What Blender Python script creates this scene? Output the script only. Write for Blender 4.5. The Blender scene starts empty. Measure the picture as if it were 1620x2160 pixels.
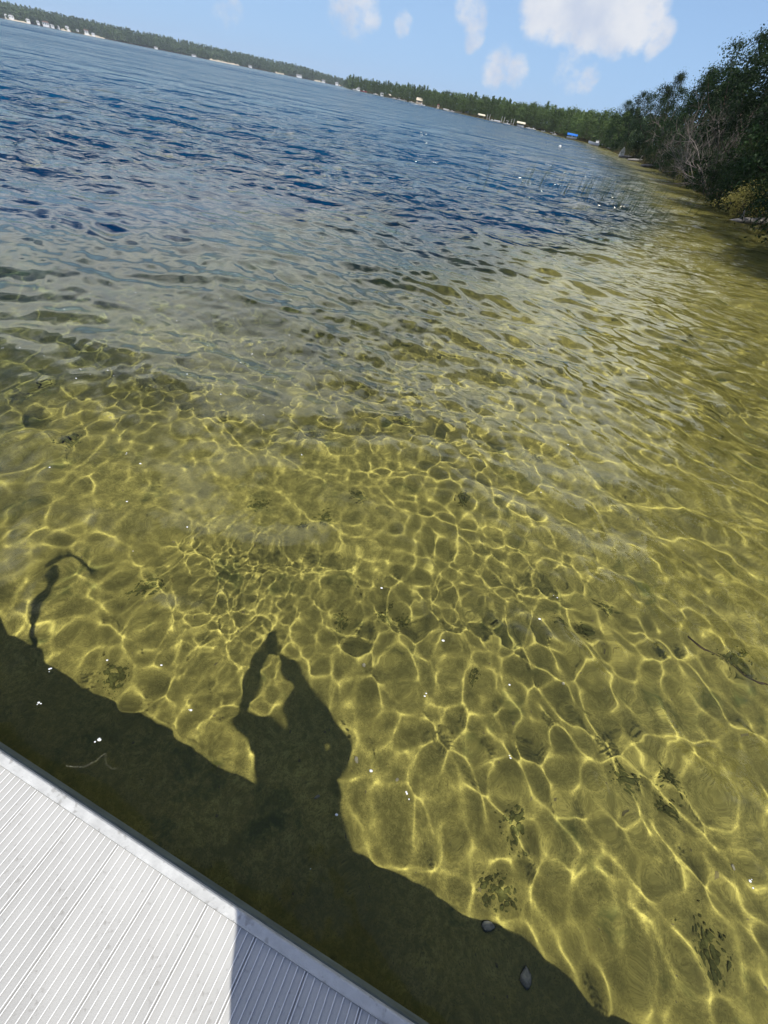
import bpy, bmesh, math, random
import numpy as np
from mathutils import Vector, Matrix

S = bpy.context.scene
COL = S.collection
R_ = math.radians

# ------------------------------------------------------------------ camera
CAM = Vector((0.0, 0.0, 1.8))
PITCH, ROLL = R_(46.86), R_(11.387)
cd = bpy.data.cameras.new('camera')
cam = bpy.data.objects.new('camera', cd)
COL.objects.link(cam)
S.camera = cam
cd.sensor_fit = 'VERTICAL'
cd.sensor_height = 36.0
cd.lens = 36.0 * 810 / 2160
cd.clip_start = 0.004
cd.clip_end = 12000
_fw = Vector((0, math.cos(PITCH), -math.sin(PITCH)))
_dn = Vector((0, -math.sin(PITCH), -math.cos(PITCH)))
_rt = Vector((1, 0, 0))
CR = _rt * math.cos(ROLL) - _dn * math.sin(ROLL)
CU = -(_rt * math.sin(ROLL) + _dn * math.cos(ROLL))
CB = -_fw
M = Matrix((CR, CU, CB)).transposed().to_4x4()
M.translation = CAM
cam.matrix_world = M

# ------------------------------------------------------------------ sky, sun, exposure
SUN_D = Vector((-0.1991, 0.3845, -0.9014)).normalized()
SUN_EL = math.asin(-SUN_D.z)
SUN_AZ = math.atan2(-SUN_D.x, -SUN_D.y)
world = bpy.data.worlds.new('World')
S.world = world
world.use_nodes = True


CLOUD_SEED = 4.3


def nodes_sky(nt):
    N, Lk = nt.nodes, nt.links
    bg = N['Background']
    bg.inputs[1].default_value = 0.07
    sky = N.new('ShaderNodeTexSky')
    sky.sky_type = 'NISHITA'
    sky.sun_disc = False
    sky.sun_elevation = SUN_EL
    sky.sun_rotation = SUN_AZ
    sky.air_density = 1.0
    sky.dust_density = 0.0
    sky.ozone_density = 3.0
    tc = N.new('ShaderNodeTexCoord')
    D = tc.outputs['Generated']

    def math_(op, a, b=None, c=None, clamp=False):
        n = N.new('ShaderNodeMath')
        n.operation = op
        n.use_clamp = clamp
        for i, v in enumerate((a, b, c)):
            if v is None:
                continue
            if isinstance(v, (int, float)):
                n.inputs[i].default_value = v
            else:
                Lk.new(v, n.inputs[i])
        return n.outputs[0]

    def mapr(v, a, b, c=0.0, d=1.0):
        n = N.new('ShaderNodeMapRange')
        n.interpolation_type = 'SMOOTHSTEP'
        Lk.new(v, n.inputs[0])
        for i, q in enumerate((a, b, c, d)):
            n.inputs[i + 1].default_value = q
        return n.outputs[0]

    def noise(vec, scale, det, rough=0.6):
        n = N.new('ShaderNodeTexNoise')
        n.inputs['Scale'].default_value = scale
        n.inputs['Detail'].default_value = det
        n.inputs['Roughness'].default_value = rough
        Lk.new(vec, n.inputs['Vector'])
        return n.outputs['Fac']
    # individual low clouds: (direction, angular radius in degrees, weight)
    blobs = [((0.1402, 0.9827, 0.132), 2.4, 1.0), ((0.1900, 0.9727, 0.1440), 3.0, 1.0), ((0.2005, 0.973, 0.119), 1.9, 1.0),
             ((0.088, 0.9905, 0.127), 2.1, 1.0), ((0.11, 0.984, 0.150), 3.2, 1.0), ((0.165, 0.98, 0.108), 1.5, .9), ((0.12, 0.985, 0.112), 1.4, .85), ((0.235, 0.963, 0.124), 1.7, .9), ((0.2659, 0.9572, 0.1141), 1.1, .9), ((0.262, 0.960, 0.105), .9, .8),
             ((-0.022, 0.994, 0.112), 1.5, .72), ((-0.012, 0.9955, 0.094), 1.1, .66), ((-0.0086, 0.9967, 0.0806), 1.0, .62), ((0.0393, 0.9976, 0.0565), 1.5, .6),
             ((0.0719, 0.9959, 0.0554), 1.2, .64), ((-0.1252, 0.9889, 0.0799), .9, .62), ((-0.205, 0.975, 0.092), 2.2, .66), ((-0.18, 0.980, 0.082), 1.2, .6),
             ((0.1584, 0.9848, 0.0713), 1.8, .50), ((0.1859, 0.9806, 0.062), 1.1, .62), ((-0.3873, 0.9202, 0.0567), 1.4, .52)]
    acc = None
    for d, rad, wt in blobs:
        v = Vector(d).normalized()
        n = N.new('ShaderNodeVectorMath')
        n.operation = 'DOT_PRODUCT'
        Lk.new(D, n.inputs[0])
        n.inputs[1].default_value = v
        m = mapr(n.outputs['Value'], math.cos(R_(rad * 1.35)), math.cos(R_(rad * 0.25)), 0.0, wt)
        acc = m if acc is None else math_('MAXIMUM', acc, m)
    mp = N.new('ShaderNodeMapping')
    mp.inputs['Scale'].default_value = (1, 1, 1.5)
    Lk.new(D, mp.inputs['Vector'])
    n1 = math_('ADD', math_('MULTIPLY', noise(mp.outputs[0], 12, 9, .58), 0.7), math_('MULTIPLY', noise(mp.outputs[0], 48, 6, .6), 0.3))
    low = mapr(math_('ADD', acc, math_('MULTIPLY', math_('SUBTRACT', n1, 0.5), 2.0)), 0.12, 0.90)
    low = math_('MULTIPLY', low, mapr(acc, 0.02, 0.25))
    # broken cumulus over the rest of the dome
    sp = N.new('ShaderNodeSeparateXYZ')
    Lk.new(D, sp.inputs[0])
    z = math_('ADD', math_('MAXIMUM', sp.outputs['Z'], 0.0), 0.12)
    cb = N.new('ShaderNodeCombineXYZ')
    Lk.new(math_('DIVIDE', sp.outputs['X'], z), cb.inputs[0])
    Lk.new(math_('DIVIDE', sp.outputs['Y'], z), cb.inputs[1])
    off = N.new('ShaderNodeVectorMath')
    off.operation = 'ADD'
    Lk.new(cb.outputs[0], off.inputs[0])
    off.inputs[1].default_value = (0.0, 0.0, CLOUD_SEED)
    n2 = noise(off.outputs[0], 1.0, 10, .56)
    cover = mapr(sp.outputs['Z'], 0.25, 0.90, 0.105, -0.12)
    high = math_('MULTIPLY', mapr(math_('ADD', n2, cover), 0.45, 0.62), mapr(sp.outputs['Z'], 0.155, 0.24))
    mask = math_('MAXIMUM', low, high)
    mask = math_('MULTIPLY', mask, 0.92)
    # cloud tone: white with soft grey undersides
    n3 = noise(D, 16, 5, .5)
    tone = mapr(n3, 0.3, 0.7)
    cm = N.new('ShaderNodeMix')
    cm.data_type = 'RGBA'
    Lk.new(tone, cm.inputs[0])
    cm.inputs[6].default_value = (8.6, 9.5, 11.4, 1)
    cm.inputs[7].default_value = (12.0, 12.2, 12.7, 1)
    # clouds higher up are nearer, less veiled by air and brighter
    hb = N.new('ShaderNodeVectorMath')
    hb.operation = 'SCALE'
    Lk.new(cm.outputs[2], hb.inputs[0])
    Lk.new(mapr(sp.outputs['Z'], 0.14, 0.36, 1.0, 2.5), hb.inputs['Scale'])
    mx = N.new('ShaderNodeMix')
    mx.data_type = 'RGBA'
    Lk.new(mask, mx.inputs[0])
    tint = N.new('ShaderNodeMix')
    tint.data_type = 'RGBA'
    tint.blend_type = 'MULTIPLY'
    tint.inputs[0].default_value = 1.0
    Lk.new(sky.outputs[0], tint.inputs[6])
    tint.inputs[7].default_value = (.74, .96, 1.42, 1)
    pale = N.new('ShaderNodeMix')      # summer haze paling the lower sky all round
    pale.data_type = 'RGBA'
    spz = N.new('ShaderNodeSeparateXYZ')
    Lk.new(D, spz.inputs[0])
    Lk.new(mapr(spz.outputs['Z'], 0.0, 0.55, 0.85, 0.0), pale.inputs[0])
    Lk.new(tint.outputs[2], pale.inputs[6])
    pale.inputs[7].default_value = (5.75, 8.9, 13.2, 1)
    Lk.new(pale.outputs[2], mx.inputs[6])
    Lk.new(hb.outputs[0], mx.inputs[7])
    Lk.new(mx.outputs[2], bg.inputs[0])


nodes_sky(world.node_tree)
sd = bpy.data.lights.new('sun', 'SUN')
sd.energy = 5.0
sd.angle = R_(0.53)
sd.color = (1.0, 0.95, 0.86)
sun = bpy.data.objects.new('sun', sd)
COL.objects.link(sun)
sun.rotation_euler = SUN_D.to_track_quat('-Z', 'Y').to_euler()
sun.location = (20, -40, 90)
sd.cycles.is_caustics_light = True
vs = S.view_settings
vs.view_transform = 'Standard'
vs.look = 'None'
vs.gamma = 1.0
vs.use_curve_mapping = False
vs.exposure = 0.0
cy = S.cycles
cy.use_denoising = True
cy.caustics_refractive = True
cy.caustics_reflective = True
cy.max_bounces = 10
cy.diffuse_bounces = 1
cy.transparent_max_bounces = 8
cy.sample_clamp_indirect = 6.0
cy.blur_glossy = 0.3


# ------------------------------------------------------------------ helpers
def tag(o, label=None, cat=None, group=None, kind=None):
    for k, v in (('label', label), ('category', cat), ('group', group), ('kind', kind)):
        if v:
            o[k] = v
    return o


def empty(name, loc=(0, 0, 0), rz=0.0, s=1.0):
    o = bpy.data.objects.new(name, None)
    o.empty_display_size = 0.2
    o.location = loc
    o.rotation_euler = (0, 0, rz)
    o.scale = (s, s, s)
    COL.objects.link(o)
    return o


def mesh_np(name, v, q, smooth=False):
    v = np.asarray(v, dtype=np.float32)
    q = np.asarray(q, dtype=np.int32)
    k = q.shape[1]
    me = bpy.data.meshes.new(name)
    me.vertices.add(len(v))
    me.vertices.foreach_set('co', v.ravel())
    me.loops.add(q.size)
    me.loops.foreach_set('vertex_index', q.ravel())
    me.polygons.add(len(q))
    me.polygons.foreach_set('loop_start', np.arange(0, q.size, k, dtype=np.int32))
    me.polygons.foreach_set('loop_total', np.full(len(q), k, dtype=np.int32))
    if smooth:
        me.polygons.foreach_set('use_smooth', np.ones(len(q), dtype=bool))
    me.update(calc_edges=True)
    return me


def link(name, me, mat=None, parent=None, loc=None, rz=None):
    o = bpy.data.objects.new(name, me)
    COL.objects.link(o)
    if mat and not me.materials:
        me.materials.append(mat)
    if parent:
        o.parent = parent
    if loc is not None:
        o.location = loc
    if rz is not None:
        o.rotation_euler = (0, 0, rz)
    return o


class MB:
    def __init__(s):
        s.v, s.f = [], []

    def box(s, c, d, rz=0.0, taper=1.0):
        b = len(s.v)
        cs, sn = math.cos(rz), math.sin(rz)
        for z in (-.5, .5):
            t = taper if z > 0 else 1.0
            for x, y in ((-.5, -.5), (.5, -.5), (.5, .5), (-.5, .5)):
                X, Y = x * d[0] * t, y * d[1] * t
                s.v.append((c[0] + X * cs - Y * sn, c[1] + X * sn + Y * cs, c[2] + z * d[2]))
        s.f += [tuple(b + i for i in q) for q in ((0, 3, 2, 1), (4, 5, 6, 7), (0, 1, 5, 4), (1, 2, 6, 5), (2, 3, 7, 6), (3, 0, 4, 7))]
        return s

    def tube(s, pts, rad, n=6, cap=True):
        pts = [Vector(p) for p in pts]
        rad = rad if isinstance(rad, (list, tuple)) else [rad] * len(pts)
        b = len(s.v)
        for i, p in enumerate(pts):
            t = (pts[min(i + 1, len(pts) - 1)] - pts[max(i - 1, 0)])
            t = t.normalized() if t.length > 1e-9 else Vector((0, 0, 1))
            a = t.cross(Vector((0, 0, 1)) if abs(t.z) < .9 else Vector((1, 0, 0))).normalized()
            c = t.cross(a)
            for k in range(n):
                an = 2 * math.pi * k / n
                s.v.append(tuple(p + (a * math.cos(an) + c * math.sin(an)) * rad[i]))
        for i in range(len(pts) - 1):
            for k in range(n):
                k2 = (k + 1) % n
                s.f.append((b + i * n + k, b + i * n + k2, b + (i + 1) * n + k2, b + (i + 1) * n + k))
        if cap:
            s.f.append(tuple(b + k for k in range(n))[::-1])
            s.f.append(tuple(b + (len(pts) - 1) * n + k for k in range(n)))
        return s

    def ball(s, c, r, seg=8, rings=6, jit=0.0, rnd=None):
        b = len(s.v)
        r = r if isinstance(r, (list, tuple)) else (r, r, r)
        s.v.append((c[0], c[1], c[2] - r[2]))
        for i in range(1, rings):
            ph = math.pi * i / rings - math.pi / 2
            for k in range(seg):
                th = 2 * math.pi * k / seg
                q = 1 + (rnd.uniform(-jit, jit) if rnd else 0)
                s.v.append((c[0] + r[0] * q * math.cos(ph) * math.cos(th), c[1] + r[1] * q * math.cos(ph) * math.sin(th), c[2] + r[2] * q * math.sin(ph)))
        s.v.append((c[0], c[1], c[2] + r[2]))
        top = len(s.v) - 1
        for k in range(seg):
            k2 = (k + 1) % seg
            s.f.append((b, b + 1 + k2, b + 1 + k))
            s.f.append((top, b + 1 + (rings - 2) * seg + k, b + 1 + (rings - 2) * seg + k2))
            for i in range(rings - 2):
                a = b + 1 + i * seg
                s.f.append((a + k, a + k2, a + seg + k2, a + seg + k))
        return s

    def prism(s, prof, y0, y1):
        """profile in x,z swept along y"""
        b, n = len(s.v), len(prof)
        for y in (y0, y1):
            for x, z in prof:
                s.v.append((x, y, z))
        for k in range(n):
            k2 = (k + 1) % n
            s.f.append((b + k, b + k2, b + n + k2, b + n + k))
        s.f.append(tuple(b + k for k in range(n))[::-1])
        s.f.append(tuple(b + n + k for k in range(n)))
        return s

    def mesh(s, name, smooth=False):
        me = bpy.data.meshes.new(name)
        me.from_pydata(s.v, [], s.f)
        bm = bmesh.new()
        bm.from_mesh(me)
        bmesh.ops.recalc_face_normals(bm, faces=bm.faces)
        bm.to_mesh(me)
        bm.free()
        if smooth:
            for p in me.polygons:
                p.use_smooth = True
        return me

    def build(s, name, mat, parent=None, smooth=False, loc=None):
        return link(name, s.mesh(name, smooth), mat, parent, loc)


# ------------------------------------------------------------------ materials
MATS = {}


def mat(name, col, rough=0.7, metal=0.0, var=0.0, vscale=5.0, bump=0.0, bscale=40.0, spec=0.3, col2=None, detail=6, objvar=0.0, specks=None):
    m = bpy.data.materials.new(name)
    m.use_nodes = True
    nt = m.node_tree
    p = nt.nodes['Principled BSDF']
    p.inputs['Roughness'].default_value = rough
    p.inputs['Metallic'].default_value = metal
    p.inputs['Specular IOR Level'].default_value = spec
    tc = nt.nodes.new('ShaderNodeTexCoord')
    nz = nt.nodes.new('ShaderNodeTexNoise')
    nz.inputs['Scale'].default_value = vscale
    nz.inputs['Detail'].default_value = detail
    nt.links.new(tc.outputs['Object'], nz.inputs['Vector'])
    rp = nt.nodes.new('ShaderNodeMapRange')
    nt.links.new(nz.outputs['Fac'], rp.inputs[0])
    rp.inputs[1].default_value, rp.inputs[2].default_value = .3, .7
    mx = nt.nodes.new('ShaderNodeMix')
    mx.data_type = 'RGBA'
    nt.links.new(rp.outputs[0], mx.inputs[0])
    c2 = col2 or tuple(max(0, c * (1 - var)) for c in col)
    mx.inputs[6].default_value = (*c2, 1)
    mx.inputs[7].default_value = (*col, 1)
    out = mx.outputs[2]
    if specks:      # scattered dirt: (scale, threshold, darkness)
        n3 = nt.nodes.new('ShaderNodeTexNoise')
        n3.inputs['Scale'].default_value = specks[0]
        n3.inputs['Detail'].default_value = 4
        nt.links.new(tc.outputs['Object'], n3.inputs['Vector'])
        n4 = nt.nodes.new('ShaderNodeTexNoise')
        n4.inputs['Scale'].default_value = specks[0] / 9
        nt.links.new(tc.outputs['Object'], n4.inputs['Vector'])
        ad = nt.nodes.new('ShaderNodeMath')
        ad.operation = 'MULTIPLY_ADD'
        nt.links.new(n4.outputs['Fac'], ad.inputs[0])
        ad.inputs[1].default_value = .5
        ad.inputs[2].default_value = -.25
        a3 = nt.nodes.new('ShaderNodeMath')
        nt.links.new(ad.outputs[0], a3.inputs[0])
        nt.links.new(n3.outputs['Fac'], a3.inputs[1])
        r3 = nt.nodes.new('ShaderNodeMapRange')
        nt.links.new(a3.outputs[0], r3.inputs[0])
        r3.inputs[1].default_value, r3.inputs[2].default_value = specks[1], specks[1] + .10
        r3.inputs[3].default_value, r3.inputs[4].default_value = 0, specks[2]
        m3 = nt.nodes.new('ShaderNodeMix')
        m3.data_type = 'RGBA'
        nt.links.new(r3.outputs[0], m3.inputs[0])
        nt.links.new(out, m3.inputs[6])
        m3.inputs[7].default_value = (.16, .15, .13, 1)
        out = m3.outputs[2]
    if objvar:
        oi = nt.nodes.new('ShaderNodeObjectInfo')
        hs = nt.nodes.new('ShaderNodeHueSaturation')
        mr = nt.nodes.new('ShaderNodeMapRange')
        nt.links.new(oi.outputs['Random'], mr.inputs[0])
        mr.inputs[3].default_value, mr.inputs[4].default_value = 1 - objvar, 1 + objvar
        nt.links.new(mr.outputs[0], hs.inputs['Value'])
        nt.links.new(out, hs.inputs['Color'])
        out = hs.outputs[0]
    nt.links.new(out, p.inputs['Base Color'])
    if bump:
        n2 = nt.nodes.new('ShaderNodeTexNoise')
        n2.inputs['Scale'].default_value = bscale
        n2.inputs['Detail'].default_value = 5
        nt.links.new(tc.outputs['Object'], n2.inputs['Vector'])
        b = nt.nodes.new('ShaderNodeBump')
        b.inputs['Strength'].default_value = bump
        b.inputs['Distance'].default_value = 0.01
        nt.links.new(n2.outputs['Fac'], b.inputs['Height'])
        nt.links.new(b.outputs[0], p.inputs['Normal'])
    MATS[name] = m
    return m


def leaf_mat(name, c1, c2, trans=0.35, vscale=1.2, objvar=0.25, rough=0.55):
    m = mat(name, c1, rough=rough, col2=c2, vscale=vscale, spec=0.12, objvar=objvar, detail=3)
    nt = m.node_tree
    p = nt.nodes['Principled BSDF']
    tr = nt.nodes.new('ShaderNodeBsdfTranslucent')
    src = p.inputs['Base Color'].links[0].from_socket
    hs = nt.nodes.new('ShaderNodeHueSaturation')
    hs.inputs['Value'].default_value = 1.3
    hs.inputs['Saturation'].default_value = 1.15
    nt.links.new(src, hs.inputs['Color'])
    nt.links.new(hs.outputs[0], tr.inputs['Color'])
    ms = nt.nodes.new('ShaderNodeMixShader')
    ms.inputs[0].default_value = trans
    nt.links.new(p.outputs[0], ms.inputs[1])
    nt.links.new(tr.outputs[0], ms.inputs[2])
    nt.links.new(ms.outputs[0], nt.nodes['Material Output'].inputs['Surface'])
    return m


mat('deck_metal', (.445, .443, .42), rough=.62, var=.30, vscale=2.6, specks=(75, .62, .40), bump=.12, bscale=260, spec=.25, objvar=.05)
mat('rib_metal', (.74, .74, .72), rough=.5, var=.06, vscale=30, spec=.35)
mat('dock_trim', (.54, .545, .525), rough=.6, var=.25, specks=(55, .60, .45), vscale=26, bump=.25, bscale=180, spec=.3)
mat('dock_side', (.16, .19, .165), rough=.7, var=.4, vscale=12, spec=.2)
mat('gap_dark', (.05, .05, .05), rough=.9)
mat('pipe_metal', (.5, .5, .5), rough=.4, metal=.8, var=.2)
mat('white_paint', (.8, .8, .78), rough=.5, var=.06)
mat('cream_canvas', (.72, .66, .5), rough=.8, var=.1)
mat('blue_canvas', (.02, .17, .62), rough=.7, var=.2)
mat('navy_canvas', (.03, .05, .12), rough=.7, var=.2)
mat('red_paint', (.35, .04, .05), rough=.5, var=.2)
mat('dark_glass', (.02, .03, .04), rough=.1, spec=.6)
mat('grey_roof', (.24, .23, .22), rough=.9, var=.3)
mat('brown_roof', (.2, .13, .09), rough=.9, var=.3)
mat('cream_roof', (.60, .53, .40), rough=.9, var=.15)
mat('tan_wall', (.55, .46, .35), rough=.9, var=.1)
mat('wood_grey', (.33, .31, .28), rough=.9, var=.45, vscale=9, bump=.5, bscale=30)
mat('dock_wood', (.42, .38, .32), rough=.9, var=.3)
mat('bark', (.10, .075, .055), rough=.95, var=.5, vscale=8, bump=.6, bscale=30)
mat('dead_wood', (.22, .19, .165), rough=.9, var=.35, vscale=6)
mat('sand_beach', (.62, .55, .42), rough=1, var=.15)
mat('reed', (.07, .10, .035), rough=.6, var=.5, vscale=3)
mat('foam', (.82, .83, .82), rough=.35, var=.1, spec=.5)
mat('shell', (.62, .59, .52), rough=.8, var=.5, vscale=60, bump=.4, bscale=120)
mat('stone', (.19, .17, .09), rough=.9, var=.4, vscale=14, bump=.4, bscale=50)
mat('algae', (.155, .162, .060), rough=1, var=.5, vscale=60, bump=.8, bscale=120, spec=0.0)
mat('skin', (.52, .33, .24), rough=.5, var=.06)
mat('hair', (.05, .035, .025), rough=.5, var=.4, vscale=40)
mat('shirt', (.10, .16, .30), rough=.9, var=.1)
mat('rubber', (.03, .03, .03), rough=.8)
mat('phone_black', (.02, .02, .022), rough=.25, spec=.5)
mat('eye_white', (.8, .8, .8), rough=.3)
mat('lip', (.4, .17, .15), rough=.5)
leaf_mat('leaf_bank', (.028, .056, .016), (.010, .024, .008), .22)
leaf_mat('leaf_olive', (.165, .185, .048), (.075, .095, .028), .35)
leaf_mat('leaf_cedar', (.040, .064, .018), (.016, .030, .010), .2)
leaf_mat('leaf_mid', (.115, .165, .052), (.045, .075, .026), .3, vscale=.5, objvar=.35)
leaf_mat('leaf_far', (.115, .165, .072), (.055, .090, .042), .25, vscale=.02, objvar=0)
leaf_mat('leaf_gold', (.50, .44, .14), (.26, .25, .08), .35, vscale=4)

# ------------------------------------------------------------------ lake outline
SHORE = [(-180, 26), (-168, 46), (-150, 130), (-120, 620), (-90, 1400), (-60, 1500), (-45, 1500), (-40, 1500), (-34, 1520), (-27, 1560),
         (-20, 1580), (-14, 1560), (-12.6, 1540), (-12.2, 1180), (-11.7, 760), (-10.6, 690), (-8.5, 600), (-6.2, 520), (-4, 455), (-1.5, 385),
         (1, 325), (3, 296), (5.5, 286), (8.2, 280), (9.6, 236), (11, 205), (12.2, 192), (13.6, 178), (14.6, 150), (15.6, 128),
         (16.9, 101), (18.9, 80), (21.8, 60), (24.5, 43), (26.6, 35.5), (29, 30), (31.9, 25.4), (35, 20.5), (39, 16.6), (43, 14.2),
         (50, 12.2), (60, 11), (75, 10.2), (90, 10), (105, 10.4), (120, 11.5), (150, 16), (180, 26)]
_saz = np.radians(np.array([a for a, r in SHORE], dtype=np.float64))
_sr = np.array([r for a, r in SHORE], dtype=np.float64)
_fa = np.unique(np.concatenate([np.linspace(-math.pi, math.pi, 160), np.linspace(R_(-13), R_(80), 150), _saz]))
_fr = np.exp(np.interp(_fa, _saz, np.log(_sr)))
_fr = _fr * (1 + 0.02 * np.sin(_fa * 61) + 0.018 * np.sin(_fa * 143 + 1) + .012 * np.sin(_fa * 287 + 2))
SP = np.stack([np.sin(_fa) * _fr, np.cos(_fa) * _fr], -1)


def shore_r(az):
    return float(np.exp(np.interp(R_(az), _fa, np.log(_fr))))


def shore_dist(X, Y):
    """positive inside the lake, negative on land"""
    shp = X.shape
    X, Y = X.ravel(), Y.ravel()
    best = np.full(X.shape, 1e9)
    for i in range(len(SP) - 1):
        a, b = SP[i], SP[i + 1]
        d = b - a
        L = d @ d
        if L < 1e-9:
            continue
        t = np.clip(((X - a[0]) * d[0] + (Y - a[1]) * d[1]) / L, 0, 1)
        dd = (X - a[0] - t * d[0]) ** 2 + (Y - a[1] - t * d[1]) ** 2
        np.minimum(best, dd, out=best)
    r = np.hypot(X, Y)
    rs = np.exp(np.interp(np.arctan2(X, Y), _fa, np.log(_fr)))
    return (np.sqrt(best) * np.where(r < rs, 1, -1)).reshape(shp)


def ground_z(X, Y):
    s = shore_dist(X, Y)
    s = np.where(s > 6, s + 1.3 * np.clip((s - 6) / 4, 0, 1) * (np.sin(X * .33 + 1.1 * np.sin(Y * .21)) * np.sin(Y * .41 + .9 * np.sin(X * .27)) + .5 * np.sin(X * .9 + Y * .7)), s)
    s0 = s * (1 + np.clip((np.hypot(X, Y) - 2.8) / 7.8, 0, 2.6) * np.clip((14.5 - s) / 5, .42, 1))
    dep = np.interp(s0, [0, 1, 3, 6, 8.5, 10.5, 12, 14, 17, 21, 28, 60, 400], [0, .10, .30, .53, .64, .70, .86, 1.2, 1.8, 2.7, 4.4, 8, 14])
    t = -s
    az = np.degrees(np.arctan2(X, Y))
    hi = np.interp(t, [0, .6, 2, 6, 20, 60], [0.0, .22, .7, 1.6, 2.4, 3.0])
    far = np.interp(t, [0, 10, 60, 250, 600, 3000], [0, 1.2, 3.5, 13, 16, 16]) * np.clip((-11 - az) / 6, 0, 1)
    und = .022 * np.sin(X * 1.9 + .7 * np.sin(Y * 1.3)) * np.sin(Y * 2.3 + 1) + .012 * np.sin(X * 5.1 + Y * 3.7)
    return np.where(s > 0, -dep + und * np.clip(s / 4, 0, 1), hi + far)


def ground_at(x, y):
    return float(ground_z(np.array([x]), np.array([y]))[0])


def polar_grid(az, rad):
    A, Rr = np.meshgrid(az, rad)
    return np.sin(A) * Rr, np.cos(A) * Rr


def grid_faces(nr, na):
    i = np.arange(nr * na).reshape(nr, na)
    return np.stack([i[:-1, :-1], i[:-1, 1:], i[1:, 1:], i[1:, :-1]], -1).reshape(-1, 4)


# ------------------------------------------------------------------ ground: lake bed, banks, hills
ga = np.concatenate([np.linspace(-math.pi, R_(-75), 40)[:-1], np.linspace(R_(-75), R_(150), 240)[:-1], np.linspace(R_(150), math.pi, 12)])
gr = np.exp(np.linspace(math.log(.001), math.log(2900), 680))
GX, GY = polar_grid(ga, gr)
gme = mesh_np('ground', np.stack([GX, GY, ground_z(GX, GY)], -1).reshape(-1, 3), grid_faces(len(gr), len(ga)), True)
gm = bpy.data.materials.new('ground')
gm.use_nodes = True
nt = gm.node_tree
N, Lk = nt.nodes, nt.links
P = N['Principled BSDF']
P.inputs['Roughness'].default_value = .95
P.inputs['Specular IOR Level'].default_value = 0.0
geo = N.new('ShaderNodeNewGeometry')
sep = N.new('ShaderNodeSeparateXYZ')
Lk.new(geo.outputs['Position'], sep.inputs[0])


def nz(scale, det, ro=.55):
    n = N.new('ShaderNodeTexNoise')
    n.inputs['Scale'].default_value = scale
    n.inputs['Detail'].default_value = det
    n.inputs['Roughness'].default_value = ro
    Lk.new(geo.outputs['Position'], n.inputs['Vector'])
    return n.outputs['Fac']


def mr(v, a, b, c=0., d=1.):
    n = N.new('ShaderNodeMapRange')
    n.interpolation_type = 'SMOOTHSTEP'
    Lk.new(v, n.inputs[0])
    for i, q in enumerate((a, b, c, d)):
        n.inputs[i + 1].default_value = q
    return n.outputs[0]


def mixc(f, a, b):
    n = N.new('ShaderNodeMix')
    n.data_type = 'RGBA'
    Lk.new(f, n.inputs[0])
    for i, q in ((6, a), (7, b)):
        if isinstance(q, tuple):
            n.inputs[i].default_value = (*q, 1)
        else:
            Lk.new(q, n.inputs[i])
    return n.outputs[2]


sand = mixc(mr(nz(1.3, 4), .35, .68), (.300, .276, .096), (.425, .388, .136))
sand = mixc(mr(nz(16, 6, .7), .52, .72), sand, (.17, .155, .06))
sand = mixc(mr(nz(4.5, 6, .65), .56, .70), sand, (.150, .145, .055))
sand = mixc(mr(nz(9, 7, .75), .60, .74), sand, (.115, .095, .035))
sand = mixc(mr(nz(110, 3, .6), .60, .70), sand, (.15, .135, .055))
sand = mixc(mr(nz(34, 5, .7), .35, .65), sand, (.225, .21, .076))
sand = mixc(mr(nz(150, 3, .7), .45, .70), sand, (.19, .175, .066))
mot = mr(nz(2.6, 6, .68), .56, .70)
sand = mixc(mot, sand, (.120, .132, .052))
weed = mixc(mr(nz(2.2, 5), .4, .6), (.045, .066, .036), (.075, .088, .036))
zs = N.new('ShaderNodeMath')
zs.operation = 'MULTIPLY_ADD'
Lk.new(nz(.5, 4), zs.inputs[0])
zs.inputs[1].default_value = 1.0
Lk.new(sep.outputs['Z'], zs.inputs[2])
bedc = mixc(mr(zs.outputs[0], -1.15, -.12), weed, sand)  # weed takes over with depth, its dark tone also standing for light water absorbs
bedc = mixc(mr(sep.outputs['Z'], -4.4, -1.3), (.004, .088, .290), bedc)  # blue of light scattered in deep water, put into the bed colour
soil = mixc(mr(nz(3, 6), .4, .6), (.035, .028, .016), (.055, .05, .02))
soil = mixc(mr(sep.outputs['Z'], .4, 2.5), soil, (.03, .045, .015))
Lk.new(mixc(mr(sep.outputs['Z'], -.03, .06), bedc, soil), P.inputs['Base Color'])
bp = N.new('ShaderNodeBump')
bp.inputs['Strength'].default_value = .35
bp.inputs['Distance'].default_value = .02
Lk.new(nz(22, 5, .6), bp.inputs['Height'])
Lk.new(bp.outputs[0], P.inputs['Normal'])
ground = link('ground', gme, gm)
tag(ground, kind='structure')
ground.cycles.is_caustics_receiver = True

# ------------------------------------------------------------------ water: a real wave surface
rng = np.random.default_rng(11)
WV = []


def add_waves(n, l0, l1, mean, spread, slope, cls=None):
    for k in range(n):
        lam = l0 * (l1 / l0) ** ((k + rng.random()) / n)
        th = mean + rng.normal() * spread
        kk = 2 * math.pi / lam
        s = slope * math.sqrt(2.0 / n) * (0.7 + .6 * rng.random())
        WV.append((kk * math.sin(th), kk * math.cos(th), rng.random() * 2 * math.pi, s / kk, lam, cls if cls is not None else 3 if lam > .8 else 2 if lam > .26 else 1 if lam > .085 else 0))


WIND = R_(17)
add_waves(40, .8, 3.8, WIND, R_(24), .075)
add_waves(48, .26, .8, WIND, R_(40), .095)
add_waves(50, .085, .26, WIND, R_(64), .082)
add_waves(36, .035, .085, WIND, R_(75), .060)

add_waves(44, .10, .48, R_(44), R_(22), .115, 4)     # wind ripples crossing the swell, away from the lee of the dock


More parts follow.
